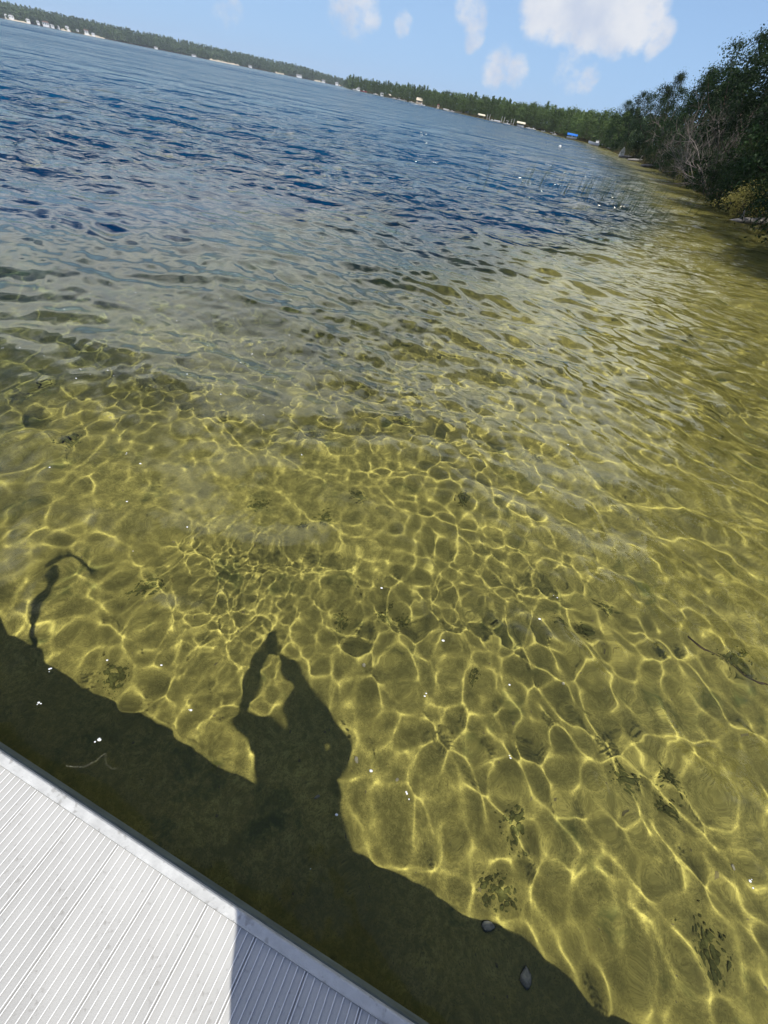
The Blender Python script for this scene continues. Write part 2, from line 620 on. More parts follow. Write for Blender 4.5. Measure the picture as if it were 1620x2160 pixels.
def wave_amp(X, Y, cls):
    r = np.hypot(X, Y)
    g = .5 + .5 * np.sin(X * .31 + .8 * np.sin(Y * .23)) * np.sin(Y * .37 + .6 * np.sin(X * .29 + 1))
    g2 = .5 + .5 * np.sin(X * 1.1 + 1.3 * np.sin(Y * .9 + 2)) * np.sin(Y * 1.3 + 1.1 * np.sin(X * .8))
    g3 = .5 + .5 * np.sin(X * 1.7 + 1.6 * np.sin(Y * 1.4 + 1) + 2) * np.sin(Y * 2.1 + 1.4 * np.sin(X * 1.3 + .5))
    lee = np.clip((r - 1.5) / 12, 0, 1)
    lee = lee * lee * (3 - 2 * lee)
    if cls == 4:
        a = (.06 + 1.25 * np.clip((r - 1.6) / 6.5, 0, 1) ** 1.3) * (.6 + .8 * g2)
    elif cls == 3:
        a = .45 + .85 * lee
    elif cls == 2:
        a = (.62 + .75 * lee) * (.7 + .6 * g3)
    elif cls == 1:
        a = (.54 + .60 * lee) * (.48 + 1.05 * g2)
    else:
        a = (.55 + .8 * lee) * (.75 * g3 * g3 * g3 + .12)
    return a * (.75 + .5 * g)


def waves(X, Y, sp):
    """height and horizontal shift; sp = local mesh spacing; returns also the slope variance left out"""
    X = X.astype(np.float32)
    Y = Y.astype(np.float32)
    H = np.zeros_like(X)
    DX = np.zeros_like(X)
    DY = np.zeros_like(X)
    miss = np.zeros_like(X)
    cache = {}
    for kx, ky, ph, A, lam, key in WV:
        if key not in cache:
            cache[key] = wave_amp(X, Y, key).astype(np.float32)
        a = cache[key]
        w = np.clip((lam / sp - 2.5) / 3.0, 0, 1).astype(np.float32)
        kk = math.hypot(kx, ky)
        miss += (1 - w * w) * (a * A * kk) ** 2 * .5
        if w.max() <= 0:
            continue
        arg = np.float32(kx) * X + np.float32(ky) * Y + np.float32(ph)
        wa = w * a * np.float32(A)
        H += wa * np.cos(arg)
        if lam > .15:
            sn = wa * np.sin(arg) * np.float32(.8 / kk)
            DX -= sn * np.float32(kx)
            DY -= sn * np.float32(ky)
    return H, DX, DY, miss


wa = np.concatenate([np.linspace(-math.pi, R_(-78), 30)[:-1], np.linspace(R_(-78), R_(-46), 70)[:-1], np.linspace(R_(-46), R_(42), 480)[:-1],
                     np.linspace(R_(42), R_(155), 250)[:-1], np.linspace(R_(155), math.pi, 12)])
wr = np.concatenate([np.exp(np.arange(math.log(.0008), math.log(.5), .03)), np.exp(np.arange(math.log(.5), math.log(45), .0052)), np.exp(np.linspace(math.log(45), math.log(2300), 260))])
WX, WY = polar_grid(wa, wr)
RR = np.hypot(WX, WY)
spc = np.maximum(np.gradient(wr)[:, None] * np.ones_like(WX), (np.gradient(wa)[None, :] * RR) * .8)
H, DX, DY, miss = waves(WX, WY, spc)
wme = mesh_np('lake_water', np.stack([WX + DX, WY + DY, H], -1).reshape(-1, 3), grid_faces(len(wr), len(wa)), True)
at = wme.attributes.new('unresolved', 'FLOAT', 'POINT')
rough = np.sqrt(np.clip(np.sqrt(2 * miss.ravel()) * .06, 0, .05))
rough = np.where(RR.ravel() < 8, 0, rough * np.clip((RR.ravel() - 8) / 20, 0, 1))
at.data.foreach_set('value', rough.astype(np.float32))
at2 = wme.attributes.new('chop', 'FLOAT', 'POINT')
at2.data.foreach_set('value', np.clip((RR.ravel() - 5) / 11, 0, 1).astype(np.float32))
wm = bpy.data.materials.new('lake_water')
wm.use_nodes = True
nt = wm.node_tree
nt.nodes.clear()
out = nt.nodes.new('ShaderNodeOutputMaterial')
gl = nt.nodes.new('ShaderNodeBsdfGlass')
gl.inputs['IOR'].default_value = 1.333
gl.inputs['Color'].default_value = (.985, .98, .84, 1)
an = nt.nodes.new('ShaderNodeAttribute')
an.attribute_name = 'unresolved'
nt.links.new(an.outputs['Fac'], gl.inputs['Roughness'])
tcw = nt.nodes.new('ShaderNodeTexCoord')
mpw = nt.nodes.new('ShaderNodeMapping')
mpw.inputs['Rotation'].default_value = (0, 0, WIND)
mpw.inputs['Scale'].default_value = (.45, 1, 1)
nt.links.new(tcw.outputs['Object'], mpw.inputs['Vector'])
hsum = None
ln_ = nt.nodes.new('ShaderNodeVectorMath')
ln_.operation = 'LENGTH'
nt.links.new(tcw.outputs['Object'], ln_.inputs[0])
for lam_, amp_, r0_, r1_ in ((.26, .026, 3, 8), (.7, .12, 5, 13), (2.2, .46, 10, 24), (7.0, 1.35, 24, 50), (26.0, 3.6, 48, 100), (100.0, 12.5, 100, 200), (380.0, 42.0, 220, 420)):
    nw_ = nt.nodes.new('ShaderNodeTexNoise')
    nw_.inputs['Scale'].default_value = 1 / lam_
    nw_.inputs['Detail'].default_value = 3.5
    nt.links.new(mpw.outputs[0], nw_.inputs['Vector'])
    rp_ = nt.nodes.new('ShaderNodeMapRange')
    nt.links.new(ln_.outputs['Value'], rp_.inputs[0])
    for k_, q_ in enumerate((r0_, r1_, 0.0, amp_)):
        rp_.inputs[k_ + 1].default_value = q_
    ml = nt.nodes.new('ShaderNodeMath')
    ml.operation = 'MULTIPLY_ADD'
    nt.links.new(nw_.outputs['Fac'], ml.inputs[0])
    nt.links.new(rp_.outputs[0], ml.inputs[1])
    if hsum is not None:
        nt.links.new(hsum, ml.inputs[2])
    else:
        ml.inputs[2].default_value = 0
    hsum = ml.outputs[0]
bw = nt.nodes.new('ShaderNodeBump')
bw.inputs['Distance'].default_value = 3.5
nt.links.new(hsum, bw.inputs['Height'])
a2 = nt.nodes.new('ShaderNodeAttribute')
a2.attribute_name = 'chop'
nt.links.new(a2.outputs['Fac'], bw.inputs['Strength'])
nt.links.new(bw.outputs[0], gl.inputs['Normal'])
nt.links.new(gl.outputs[0], out.inputs['Surface'])
water = link('lake_water', wme, wm)
tag(water, kind='structure')
water.cycles.is_caustics_caster = True

# ------------------------------------------------------------------ dock
E2 = Vector((.9659, -.2588, 0))
N2 = Vector((.2588, .9659, 0))
DOCK_RZ = -R_(15.0)
DZ = 0.30


def dpt(e, n, z=0.0):
    return E2 * e + N2 * n + Vector((0, 0, z))


dock = empty('dock', (0, 0, 0), DOCK_RZ)
tag(dock, 'pale grey ribbed metal dock with smooth edge strip above the shaded water', 'dock')
PW, NOUT, NIN, NBACK = .150, -.1525, -.1765, -1.75
E0, E1 = -3.064, 9.836
# plank: base with eight raised ribs, running along the dock's width (local y)
rp = random.Random(3)
pm = MB()
prof = [(.0005, -.035), (.0005, 0)]
for k in range(8):
    c = .0040 + k * (PW - .0080) / 7
    prof += [(c - .0019, 0), (c - .0012, .0024), (c + .0012, .0024), (c + .0019, 0)]
prof += [(PW - .0005, 0), (PW - .0005, -.035)]
pm.prism(prof, NBACK, NIN - .001)
plank_me = pm.mesh('plank')
plank_me.materials.append(MATS['deck_metal'])
plank_me.materials.append(MATS['rib_metal'])
for p in plank_me.polygons:
    if p.normal.z > .2 and all(plank_me.vertices[i].co.z > .002 for i in p.vertices):
        p.material_index = 1
n_pl = int(round((E1 - E0) / PW))
for i in range(n_pl):
    o = link('plank', plank_me, parent=dock, loc=(E0 + i * PW, 0, DZ - rp.uniform(0, .0012)))
seg_x = [E0, .62, 3.7, 6.8, E1]
for a, b in zip(seg_x[:-1], seg_x[1:]):
    t = MB()
    bev = .003
    prf = [(NIN, DZ - .03), (NIN, DZ + .006 - bev), (NIN + bev, DZ + .006), (NOUT - bev, DZ + .006), (NOUT, DZ + .006 - bev), (NOUT, DZ - .03)]
    t.v = [(x, y, z) for x in (a + .0008, b - .0008) for y, z in prf]
    n = len(prf)
    t.f = [(k, (k + 1) % n, n + (k + 1) % n, n + k) for k in range(n)] + [tuple(range(n))[::-1], tuple(range(n, 2 * n))]
    t.build('edge_strip', MATS['dock_trim'], dock)
MB().box(((E0 + E1) / 2, NOUT - .007, DZ - .085), (E1 - E0, .022, .108)).build('side_beam', MATS['dock_side'], dock)
MB().box(((E0 + E1) / 2, NBACK + .01, DZ - .085), (E1 - E0, .02, .098)).build('side_beam', MATS['dock_side'], dock)
MB().box((E0 + .01, (NOUT + NBACK) / 2, DZ - .087), (.02, NOUT - NBACK - .06, .098)).build('end_beam', MATS['dock_side'], dock)
for x in (-1.6, 1.5, 4.6, 7.7):
    for y in (NOUT - .10, NBACK + .09):
        MB().tube([(x, y, -.9), (x, y, DZ - .045)], .024, 10).build('leg', MATS['pipe_metal'], dock, True)
    MB().box((x + .06, (NOUT + NBACK) / 2, DZ - .09), (.04, NOUT - NBACK - .08, .08)).build('cross_beam', MATS['dock_side'], dock)
# tall pipe with curved handle past the left end of the view: it throws the thin shadow on the lake bed
post = empty('boarding_rail', dpt(-1.5, -.21, DZ), DOCK_RZ)
tag(post, 'tall metal pipe with curved handle standing on the dock edge, casting the thin shadow', 'dock rail')
MB().tube([(0, 0, 0), (0, 0, 1.25)], .021, 10).build('pipe', MATS['pipe_metal'], post, True)
hp = [(-.06, .02, 1.20)] + [(-.04 + .26 * (1 - math.cos(a)), .03, 1.24 + .34 * math.sin(a)) for a in [i * math.pi / 12 for i in range(1, 9)]]
MB().tube(hp, .017, 8).build('handle', MATS['pipe_metal'], post, True)
MB().tube([(0, 0, 0), (0, 0, .02)], .06, 12).build('foot_plate', MATS['pipe_metal'], post)

# ------------------------------------------------------------------ photographer on the dock (behind the lens; throws the big shadow)


def skin_obj(name, verts, edges, radii, material, parent, sub=2, root=0):
    me = bpy.data.meshes.new(name)
    me.from_pydata([tuple(v) for v in verts], edges, [])
    o = link(name, me, material, parent)
    sk = o.modifiers.new('skin', 'SKIN')
    sk.use_smooth_shade = True
    lay = me.skin_vertices[0].data
    for i, r in enumerate(radii):
        r = r if isinstance(r, (tuple, list)) else (r, r)
        lay[i].radius = r
        lay[i].use_root = (i == root)
    ss = o.modifiers.new('sub', 'SUBSURF')
    ss.levels = ss.render_levels = sub
    return o


person = empty('person', dpt(.36, -.50, DZ))
tag(person, 'person in loose blue dress on the dock, arms raised holding a phone', 'person')
PB = person.location


def W(e, n, z):
    return dpt(e, n, z + DZ) - PB


PH_C = CAM + CB * .014 - CR * .020 - CU * .052
lh = PH_C - CR * .046 - CU * .030 - PB
rh = PH_C + CR * .044 - CU * .045 - PB
J = dict(pelvis=W(.41, -.50, .90), waist=W(.41, -.485, 1.04), chest=W(.41, -.45, 1.24), neckb=W(.405, -.40, 1.40), neck=W(.40, -.36, 1.45),
         head=W(.385, -.295, 1.545), crown=W(.38, -.28, 1.63),
         shl=W(.235, -.42, 1.355), shr=W(.585, -.42, 1.355), ell=W(-.035, -.36, 1.05), elr=W(.575, -.265, 1.19),
         hipl=W(.325, -.50, .86), hipr=W(.495, -.50, .86), knl=W(.31, -.485, .47), knr=W(.515, -.485, .47), anl=W(.30, -.52, .09), anr=W(.53, -.52, .09),
         tol=W(.275, -.38, .035), tor=W(.51, -.38, .035))
wl = lh - (lh - J['ell']).normalized() * .085
wrr = rh - (rh - J['elr']).normalized() * .085
mid = lambda a, b, t=.5: a + (b - a) * t
V = [J['pelvis'], J['waist'], J['chest'], J['neckb'], J['neck'], J['head'], J['crown'],
     J['shl'], mid(J['shl'], J['ell']), J['ell'], mid(J['ell'], wl, .35), wl, mid(wl, lh, .7),
     J['shr'], mid(J['shr'], J['elr']), J['elr'], mid(J['elr'], wrr, .35), wrr, mid(wrr, rh, .7),
     J['hipl'], mid(J['hipl'], J['knl']), J['knl'], mid(J['knl'], J['anl'], .3), J['anl'], J['tol'],
     J['hipr'], mid(J['hipr'], J['knr']), J['knr'], mid(J['knr'], J['anr'], .3), J['anr'], J['tor']]
ED = [(0, 1), (1, 2), (2, 3), (3, 4), (4, 5), (5, 6), (3, 7), (7, 8), (8, 9), (9, 10), (10, 11), (11, 12), (3, 13), (13, 14), (14, 15), (15, 16), (16, 17), (17, 18),
      (0, 19), (19, 20), (20, 21), (21, 22), (22, 23), (23, 24), (0, 25), (25, 26), (26, 27), (27, 28), (28, 29), (29, 30)]
RD = [(.13, .10), (.115, .09), (.125, .10), (.075, .065), (.052, .055), (.078, .088), (.055, .06),
      .058, .052, .047, .050, .036, (.052, .030), .058, .052, .047, .050, .036, (.052, .030),
      .088, .078, .052, .055, .034, .032, .088, .078, .052, .055, .034, .032]
skin_obj('body', V, ED, RD, MATS['skin'], person)
# loose knee-length beach dress with short sleeves
dr_ = MB()
nseg = 28
rows = [(.44, .255, .165, 0), (.62, .25, .155, 0), (.85, .238, .145, .0), (1.02, .222, .135, .01), (1.18, .232, .135, .03), (1.30, .222, .12, .06), (1.37, .18, .095, .085), (1.405, .085, .07, .10)]
for zz, hw, hd_, fw_ in rows:
    for k in range(nseg):
        a = 2 * math.pi * k / nseg
        fold = 1 + .05 * math.sin(a * 7) * max(0, (1.1 - zz))
        dr_.v.append(tuple(W(.41 + hw * fold * math.cos(a), -.495 + fw_ + hd_ * fold * math.sin(a), zz)))
for i in range(len(rows) - 1):
    for k in range(nseg):
        k2 = (k + 1) % nseg
        dr_.f.append((i * nseg + k, i * nseg + k2, (i + 1) * nseg + k2, (i + 1) * nseg + k))
dr_.build('dress', MATS['shirt'], person, True)
for a, b in (('shl', 'ell'), ('shr', 'elr')):
    c = mid(J[a], J['chest'], .25)
    skin_obj('sleeve', [c, J[a], mid(J[a], J[b], .5)], [(0, 1), (1, 2)], [.085, .084, .080], MATS['shirt'], person)
hd = MB()
hv = J['head'] + Vector((.0, -.012, .028))
hd.ball(hv, (.100, .112, .115), 14, 10)
fwd = Vector((-.25, .75, -.35)).normalized()
hb = [J['head'] - fwd * .075 + Vector((0, 0, z)) for z in (.03, -.06, -.15, -.22)]
hd.tube(hb, [.085, .10, .09, .05], 10)
hd.tube([J['head'] + Vector((.03, -.03, .05)), W(.47, -.345, 1.47), W(.50, -.375, 1.40)], [.07, .085, .05], 10)
hair = hd.build('hair', MATS['hair'], person, True)
fr = fwd.cross(Vector((0, 0, 1))).normalized()
fu = fr.cross(fwd)
fc = J['head'] + fwd * .080
MB().ball(fc + fr * .031 + fu * .006, .012).build('eye', MATS['eye_white'], person, True)
MB().ball(fc - fr * .031 + fu * .006, .012).build('eye', MATS['eye_white'], person, True)
MB().tube([fc + fu * .005, fc + fwd * .022 - fu * .028, fc - fu * .034], [.008, .014, .008], 6).build('nose', MATS['skin'], person, True)
MB().tube([fc + fr * .024 - fu * .062, fc + fwd * .008 - fu * .06, fc - fr * .024 - fu * .062], [.004, .008, .004], 6).build('mouth', MATS['lip'], person, True)
for sgn in (-1, 1):
    MB().ball(J['head'] + fr * .083 * sgn, (.012, .02, .03)).build('ear', MATS['skin'], person, True)
for a, t in (('anl', 'tol'), ('anr', 'tor')):
    d = (J[t] - J[a])
    d.z = 0
    c = J[a] + d * .45
    c.z = .03
    s = MB()
    for z0, z1, w in ((.0, .02, .048), (.02, .06, .042)):
        s.tube([Vector((c.x, c.y, (z0 + z1) / 2)) - d.normalized() * .11, Vector((c.x, c.y, (z0 + z1) / 2)) + d.normalized() * .13], [w * .8, w * .9], 8)
    s.v = [(x, y, max(z, 0.001)) for x, y, z in s.v]
    s.build('shoe', MATS['rubber'], person, True)
# fingers: each its own chain curling round the phone edge
for hand, side in ((lh, -1), (rh, 1)):
    base = hand
    for k in range(4):
        off = CU * (.028 - .019 * k)
        L = (.9, 1.0, .95, .78)[k]
        # knuckle beside the phone edge, first joint behind it, tip resting on the screen-side back corner
        p0 = base + off + CB * .012 + CR * side * .012
        p1 = p0 - CB * (.016 * L) + CR * side * .004
        p2 = p1 - CB * (.012 * L) - CR * side * .012
        p3 = p2 - CR * side * (.016 * L)
        skin_obj('finger', [p0, p1, p2, p3], [(0, 1), (1, 2), (2, 3)], [.0095, .0088, .008, .0068], MATS['skin'], person, 1)
    t0 = base - CU * .03 + CB * .02
    skin_obj('thumb', [t0, t0 + CB * .014 - CR * side * .012 + CU * .018, t0 + CB * .010 - CR * side * .026 + CU * .038], [(0, 1), (1, 2)], [.012, .0105, .0085], MATS['skin'], person, 1)
phone = empty('phone', PH_C)
phone.matrix_world = Matrix.Translation(PH_C) @ Matrix((CR, CU, CB)).transposed().to_4x4()
tag(phone, 'black smartphone held up in both hands of the person on the dock', 'phone')
MB().box((0, 0, 0), (.0715, .147, .0078)).build('body', MATS['phone_black'], phone)
MB().box((0, 0, .0045), (.066, .141, .0008)).build('screen', MATS['dark_glass'], phone)
#@@REST
# ------------------------------------------------------------------ leafy things
def leaf_quads(cen, size, rg, up=.35, aspect=.5, out=None):
    """rhombic leaves at points cen; out = directions the leaves tend to face"""
    n = len(cen)
    d = rg.normal(size=(n, 3))
    if out is not None:
        d = d * .45 + out / np.maximum(np.linalg.norm(out, axis=1, keepdims=True), 1e-6)
    d[:, 2] += up
    d /= np.linalg.norm(d, axis=1, keepdims=True)
    e = rg.normal(size=(n, 3))
    e -= (e * d).sum(1, keepdims=True) * d
    e /= np.linalg.norm(e, axis=1, keepdims=True)
    w = np.cross(d, e)
    sz = (size * rg.uniform(.6, 1.35, n))[:, None]
    bend = d * sz * .12
    v = np.stack([cen - e * sz * .5, cen + w * sz * aspect * .5 + bend, cen + e * sz * .5, cen - w * sz * aspect * .5 + bend], 1).reshape(-1, 3)
    return v, np.arange(4 * n).reshape(n, 4)


def crown_points(rg, h, r, nclump, per, base=.22, cone=0.0, spread=.20, up=1.0):
    t = rg.random(nclump) ** .85
    z = base * h + t * (h - base * h)
    prof = (1 - t) ** .75 * cone + (1 - cone) * np.sqrt(np.clip(1 - (2 * t - .85) ** 2 / 1.35, .03, 1))
    a = rg.random(nclump) * 2 * math.pi
    lob = 1 + .28 * np.sin(a * 3 + h) * np.sin(t * 7 + r) + .18 * rg.normal(size=nclump)
    rr = r * prof * lob * np.sqrt(rg.uniform(.25, 1, nclump))
    C = np.stack([np.cos(a) * rr, np.sin(a) * rr, z], -1)
    cs = r * spread * rg.uniform(.6, 1.4, nclump)
    P = C[:, None, :] + rg.normal(size=(nclump, per, 3)) * (cs[:, None, None] * np.array([1, 1, .7 * up]))
    return C, P.reshape(-1, 3), (P - C[:, None, :]).reshape(-1, 3)


def tree_meshes(seed, h, r, nclump, per, size, base=.22, cone=0., spread=.2, trunk=.12, lean=0., aspect=.5, limbs=9):
    rg = np.random.default_rng(seed)
    C, P, O = crown_points(rg, h, r, nclump, per, base, cone, spread)
    P[:, 0] += lean * P[:, 2]
    C[:, 0] += lean * C[:, 2]
    P[:, 2] = np.maximum(P[:, 2], .05)
    O = O / (r * spread) + np.stack([P[:, 0], P[:, 1], P[:, 2] * 0], -1) / r * .5
    v, q = leaf_quads(P, size, rg, up=.3, aspect=aspect, out=O)
    crown = mesh_np('crown', v, q)
    m = MB()
    pts, rad = [], []
    for i in range(6):
        t = i / 5
        pts.append((lean * h * t + .06 * h * math.sin(t * 5 + seed) * .3, .05 * h * math.sin(t * 4 + seed * 2) * .3, h * .9 * t - .15))
        rad.append(trunk * (1 - .85 * t))
    m.tube(pts, rad, 6)
    for k in rg.choice(len(C), min(limbs, len(C)), replace=False):
        c = C[k]
        z0 = max(.1 * h, c[2] * .6)
        i = min(4, int(z0 / (h * .9) * 5))
        b = Vector(pts[i]).lerp(Vector(pts[i + 1]), z0 / (h * .9) * 5 - i)
        e = Vector(c)
        m.tube([b, b.lerp(e, .5) + Vector((0, 0, -.04 * h)), e], [trunk * .4, trunk * .25, trunk * .06], 4, False)
    return crown, m.mesh('trunk')


def plant(name, crown, trunk, m_leaf, loc, rz, s, label, cat, group=None, m_bark='bark', tname='trunk', cname='crown', sz=None):
    o = empty(name, loc, rz, s)
    if sz:
        o.scale = (s, s, s * sz)
    tag(o, label, cat, group)
    link(cname, crown, MATS[m_leaf], o)
    if trunk:
        link(tname, trunk, MATS[m_bark], o)
    return o


def polar_pt(az, r, dz=0.0):
    x, y = math.sin(R_(az)) * r, math.cos(R_(az)) * r
    return (x, y, ground_at(x, y) + dz)


prnd = random.Random(77)
# near bank species (shared meshes)
BROAD = [tree_meshes(100 + i, 8, 2.7, 110, 84, .16, base=.06, spread=.125, trunk=.13, lean=(-.05, .04, 0)[i]) for i in range(3)]
CEDAR = [tree_meshes(140 + i, 8, 2.0, 150, 60, .15, base=.04, cone=.75, spread=.12, trunk=.11, aspect=.35) for i in range(2)]
SHRUB = [tree_meshes(180 + i, 2.6, 1.7, 60, 50, .11, base=.05, spread=.2, trunk=.04, limbs=12) for i in range(3)]
# (az, metres behind the waterline, height, kind, variant, leaf, label)
BANK = [
    (15.2, 3, 8.2, 'b', 0, 'leaf_bank', 'dark tree with a loose branch reaching left over the far end of the bank'),
    (16.4, 5, 8.2, 'b', 1, 'leaf_bank', 'bushy dark tree second from the far end of the bank, with feathery top'),
    (17.7, 3.5, 8.0, 'b', 2, 'leaf_bank', 'round topped dark tree behind the bare grey shrub on the bank'),
    (18.4, 9, 9.2, 'c', 0, 'leaf_cedar', 'upright cedar rising behind the round topped bank tree'),
    (19.4, 4, 7.0, 'b', 0, 'leaf_bank', 'low spreading dark tree under the bare twigs on the skyline'),
    (20.6, 6, 8.4, 'c', 1, 'leaf_cedar', 'dark cedar left of the two step leafy crowns on the bank skyline'),
    (21.6, 4, 7.6, 'b', 1, 'leaf_bank', 'leafy dark tree forming the lower step of the bank skyline'),
    (22.8, 7, 9.0, 'b', 2, 'leaf_bank', 'leafy dark tree forming the upper step of the bank skyline'),
    (23.8, 3, 6.4, 'c', 0, 'leaf_cedar', 'shaggy cedar with drooping boughs above the tangle of grey branches'),
    (25.0, 5, 8.6, 'b', 0, 'leaf_bank', 'tall dark tree touching the top right corner of the picture'),
    (26.4, 3, 6.6, 'b', 1, 'leaf_bank', 'dark overhanging tree beside the pale thin stem near the water'),
    (27.8, 5, 8.2, 'c', 1, 'leaf_cedar', 'very dark cedar above the golden bush'),
    (29.6, 3, 6.6, 'b', 2, 'leaf_bank', 'black shaded tree behind the driftwood log'),
    (31.5, 5, 8.0, 'b', 0, 'leaf_bank', 'black shaded tree at the right edge above the shadowed shallows'),
    (33.8, 3, 7.0, 'b', 1, 'leaf_bank', 'bank tree just right of the picture edge'),
    (37, 3, 7.6, 'b', 2, 'leaf_bank', 'bank tree whose crown is mirrored in the amber shallows'),
    (41, 3, 7.6, 'c', 0, 'leaf_cedar', 'bank cedar mirrored in the amber shallows'),
    (46, 3, 8.0, 'b', 0, 'leaf_bank', 'leaning bank tree beyond the right side of the picture'),
    (53, 3, 8.0, 'b', 1, 'leaf_bank', 'wide bank tree beyond the right side of the picture'),
    (62, 3, 7.6, 'b', 2, 'leaf_bank', 'round bank tree abreast of the dock'),
    (74, 3.4, 7.0, 'c', 1, 'leaf_cedar', 'bank cedar abreast of the dock'),
    (88, 4, 6.5, 'b', 0, 'leaf_bank', 'bank tree next to the landing end of the dock'),
]
for az, back, h, k, v, lm, lab in BANK:
    cr, tk = (BROAD if k == 'b' else CEDAR)[v]
    r = shore_r(az) + back
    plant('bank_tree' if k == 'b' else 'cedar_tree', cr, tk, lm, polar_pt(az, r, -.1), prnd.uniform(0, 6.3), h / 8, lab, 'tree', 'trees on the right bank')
# shrubs filling the foot of the bank
SH = [(15.6, 1.2, .8, 0), (16.6, .8, .7, 1), (17.6, 1, .9, 2), (18.8, .9, .8, 0), (19.8, 1.3, .95, 1), (20.8, .8, .8, 2), (21.9, 1.1, .9, 0), (22.9, 1.0, .9, 1),
      (23.8, .8, .8, 2), (24.9, 1.0, .85, 0), (25.9, .7, .7, 1), (27.0, 1.0, .8, 2), (28.3, 1.4, .9, 0), (30.6, 1.0, .8, 1), (32.2, 1.2, .8, 2), (34.5, .9, .9, 0), (38, 1, .9, 1), (43, 1, .9, 2)]
SHL = ['low shrub at the far tip of the right bank beside the pale jetty', 'shrub just behind the upturned rowing boat', 'shrub right of the upturned rowing boat',
       'dark shrub above the pale fallen log', 'shrub above the short fallen log', 'shrub under the bare forked branches', 'shrub left of the large bare grey shrub',
       'leafy shrub at the foot of the large bare grey shrub', 'shrub right of the large bare grey shrub', 'shrub under the tall tangle of grey branches',
       'dark shrub left of the single pale stem', 'dark shrub right of the single pale stem', 'black shrub behind the big golden bush', 'shrub behind the driftwood log',
       'shrub at the right picture edge above the shaded shallows', 'shrub just beyond the right picture edge', 'shrub under the mirrored bank trees', 'shrub under the leaning bank tree']
for i, (az, back, s, v) in enumerate(SH):
    cr, tk = SHRUB[v]
    plant('shrub', cr, tk, ('leaf_bank', 'leaf_cedar', 'leaf_bank', 'leaf_olive')[i % 4 if az < 24 else i % 3], polar_pt(az, shore_r(az) + back, -.05), prnd.uniform(0, 6), s,
          SHL[i], 'shrub', 'shrubs along the right bank')


# bare, grey, many-branched shrubs
def branch(m, rnd, p, d, L, r, depth):
    n = 3
    pts, rad = [p], [r]
    for i in range(n):
        d = (d + Vector((rnd.gauss(0, .22), rnd.gauss(0, .22), rnd.gauss(.03, .16)))).normalized()
        p = p + d * L / n
        pts.append(p)
        rad.append(r * (1 - .5 * (i + 1) / n))
    m.tube(pts, rad, 4 if depth > 1 else 3, False)
    if depth > 0:
        for k in range(rnd.choice((2, 3, 3))):
            q = pts[rnd.choice((1, 2, 3))]
            nd = (d + Vector((rnd.gauss(0, .55), rnd.gauss(0, .55), rnd.gauss(.12, .4)))).normalized()
            branch(m, rnd, q, nd, L * rnd.uniform(.55, .85), r * .55, depth - 1)


def dead_shrub(az, back, h, seed, label, stems=4, depth=4, lean=(-.25, -.2)):
    rnd = random.Random(seed)
    o = empty('dead_shrub', polar_pt(az, shore_r(az) + back, -.05))
    tag(o, label, 'dead shrub')
    for k in range(stems):
        m = MB()
        d = Vector((lean[0] + rnd.gauss(0, .35), lean[1] + rnd.gauss(0, .3), 1)).normalized()
        branch(m, rnd, Vector((rnd.gauss(0, .15), rnd.gauss(0, .15), 0)), d, h * .42, .030 * h / 3, depth)
        m.build('stem', MATS['dead_wood'], o)
    return o


dead_shrub(22.4, .2, 3.3, 5, 'large bare grey shrub with many twigs at the middle of the bank', 6, 4)
dead_shrub(20.4, .4, 3.0, 9, 'bare forked branches low over the water left of the large bare shrub', 4, 4)
dead_shrub(24.2, 1.0, 4.6, 21, 'tall tangle of bare grey branches high on the bank near the right edge', 6, 4)
dead_shrub(23.2, 1.6, 5.2, 33, 'bare tree with pale crooked limbs in front of the dark cedars', 4, 5)
dead_shrub(20.3, 5, 8.6, 41, 'thin leafless treetop standing out against the sky', 2, 4, (0, 0))
dead_shrub(25.4, 1.2, 5.6, 55, 'drooping bare limbs at the top right in front of black foliage', 5, 4)
dead_shrub(13.9, 1.0, 3.0, 61, 'pale dry shrub behind the white moored motorboat', 6, 3, (0, 0))
st = empty('dead_sapling', polar_pt(27.6, shore_r(27.6) + .5))
tag(st, 'single thin pale stem rising from the bank left of the golden bush', 'dead stem')
MB().tube([(0, 0, -.1), (.03, .05, .9), (-.02, .02, 1.7), (.05, 0, 2.5)], [.03, .024, .018, .008], 6).build('stem', MATS['dead_wood'], st)
gb = tree_meshes(333, 1.15, .95, 34, 60, .085, base=.1, spread=.2, trunk=.03, limbs=12)
plant('golden_bush', gb[0], gb[1], 'leaf_gold', polar_pt(29.0, shore_r(29.0) + .0, -.02), 0.4, 1.0, 'bright yellow green bush leaning over the water above the driftwood log', 'bush')
plant('golden_bush', gb[0], gb[1], 'leaf_gold', polar_pt(22.9, shore_r(22.9) - .1, -.02), 2.0, .8, 'small yellowish bush at the waterline below the large bare shrub', 'bush')
lg = empty('driftwood_log', polar_pt(30.2, shore_r(30.2) - .5, .12), R_(8))
tag(lg, 'weathered grey driftwood log with broken stubs lying at the water edge', 'log')
MB().tube([(-1.3, 0, -.12), (-.5, .05, .02), (.3, 0, .1), (1.1, .1, .2)], [.05, .11, .13, .16], 9).build('trunk', MATS['wood_grey'], lg, True)
for a, b in (((.9, .1, .2), (1.25, -.2, .62)), ((.2, 0, .1), (-.05, -.3, .35)), ((-.6, 0, .05), (-.85, -.1, .4)), ((1.0, .1, .1), (1.5, -.3, -.1))):
    MB().tube([a, tuple((p + q) / 2 + .03 for p, q in zip(a, b)), b], [.06, .045, .02], 6).build('stub', MATS['wood_grey'], lg, True)
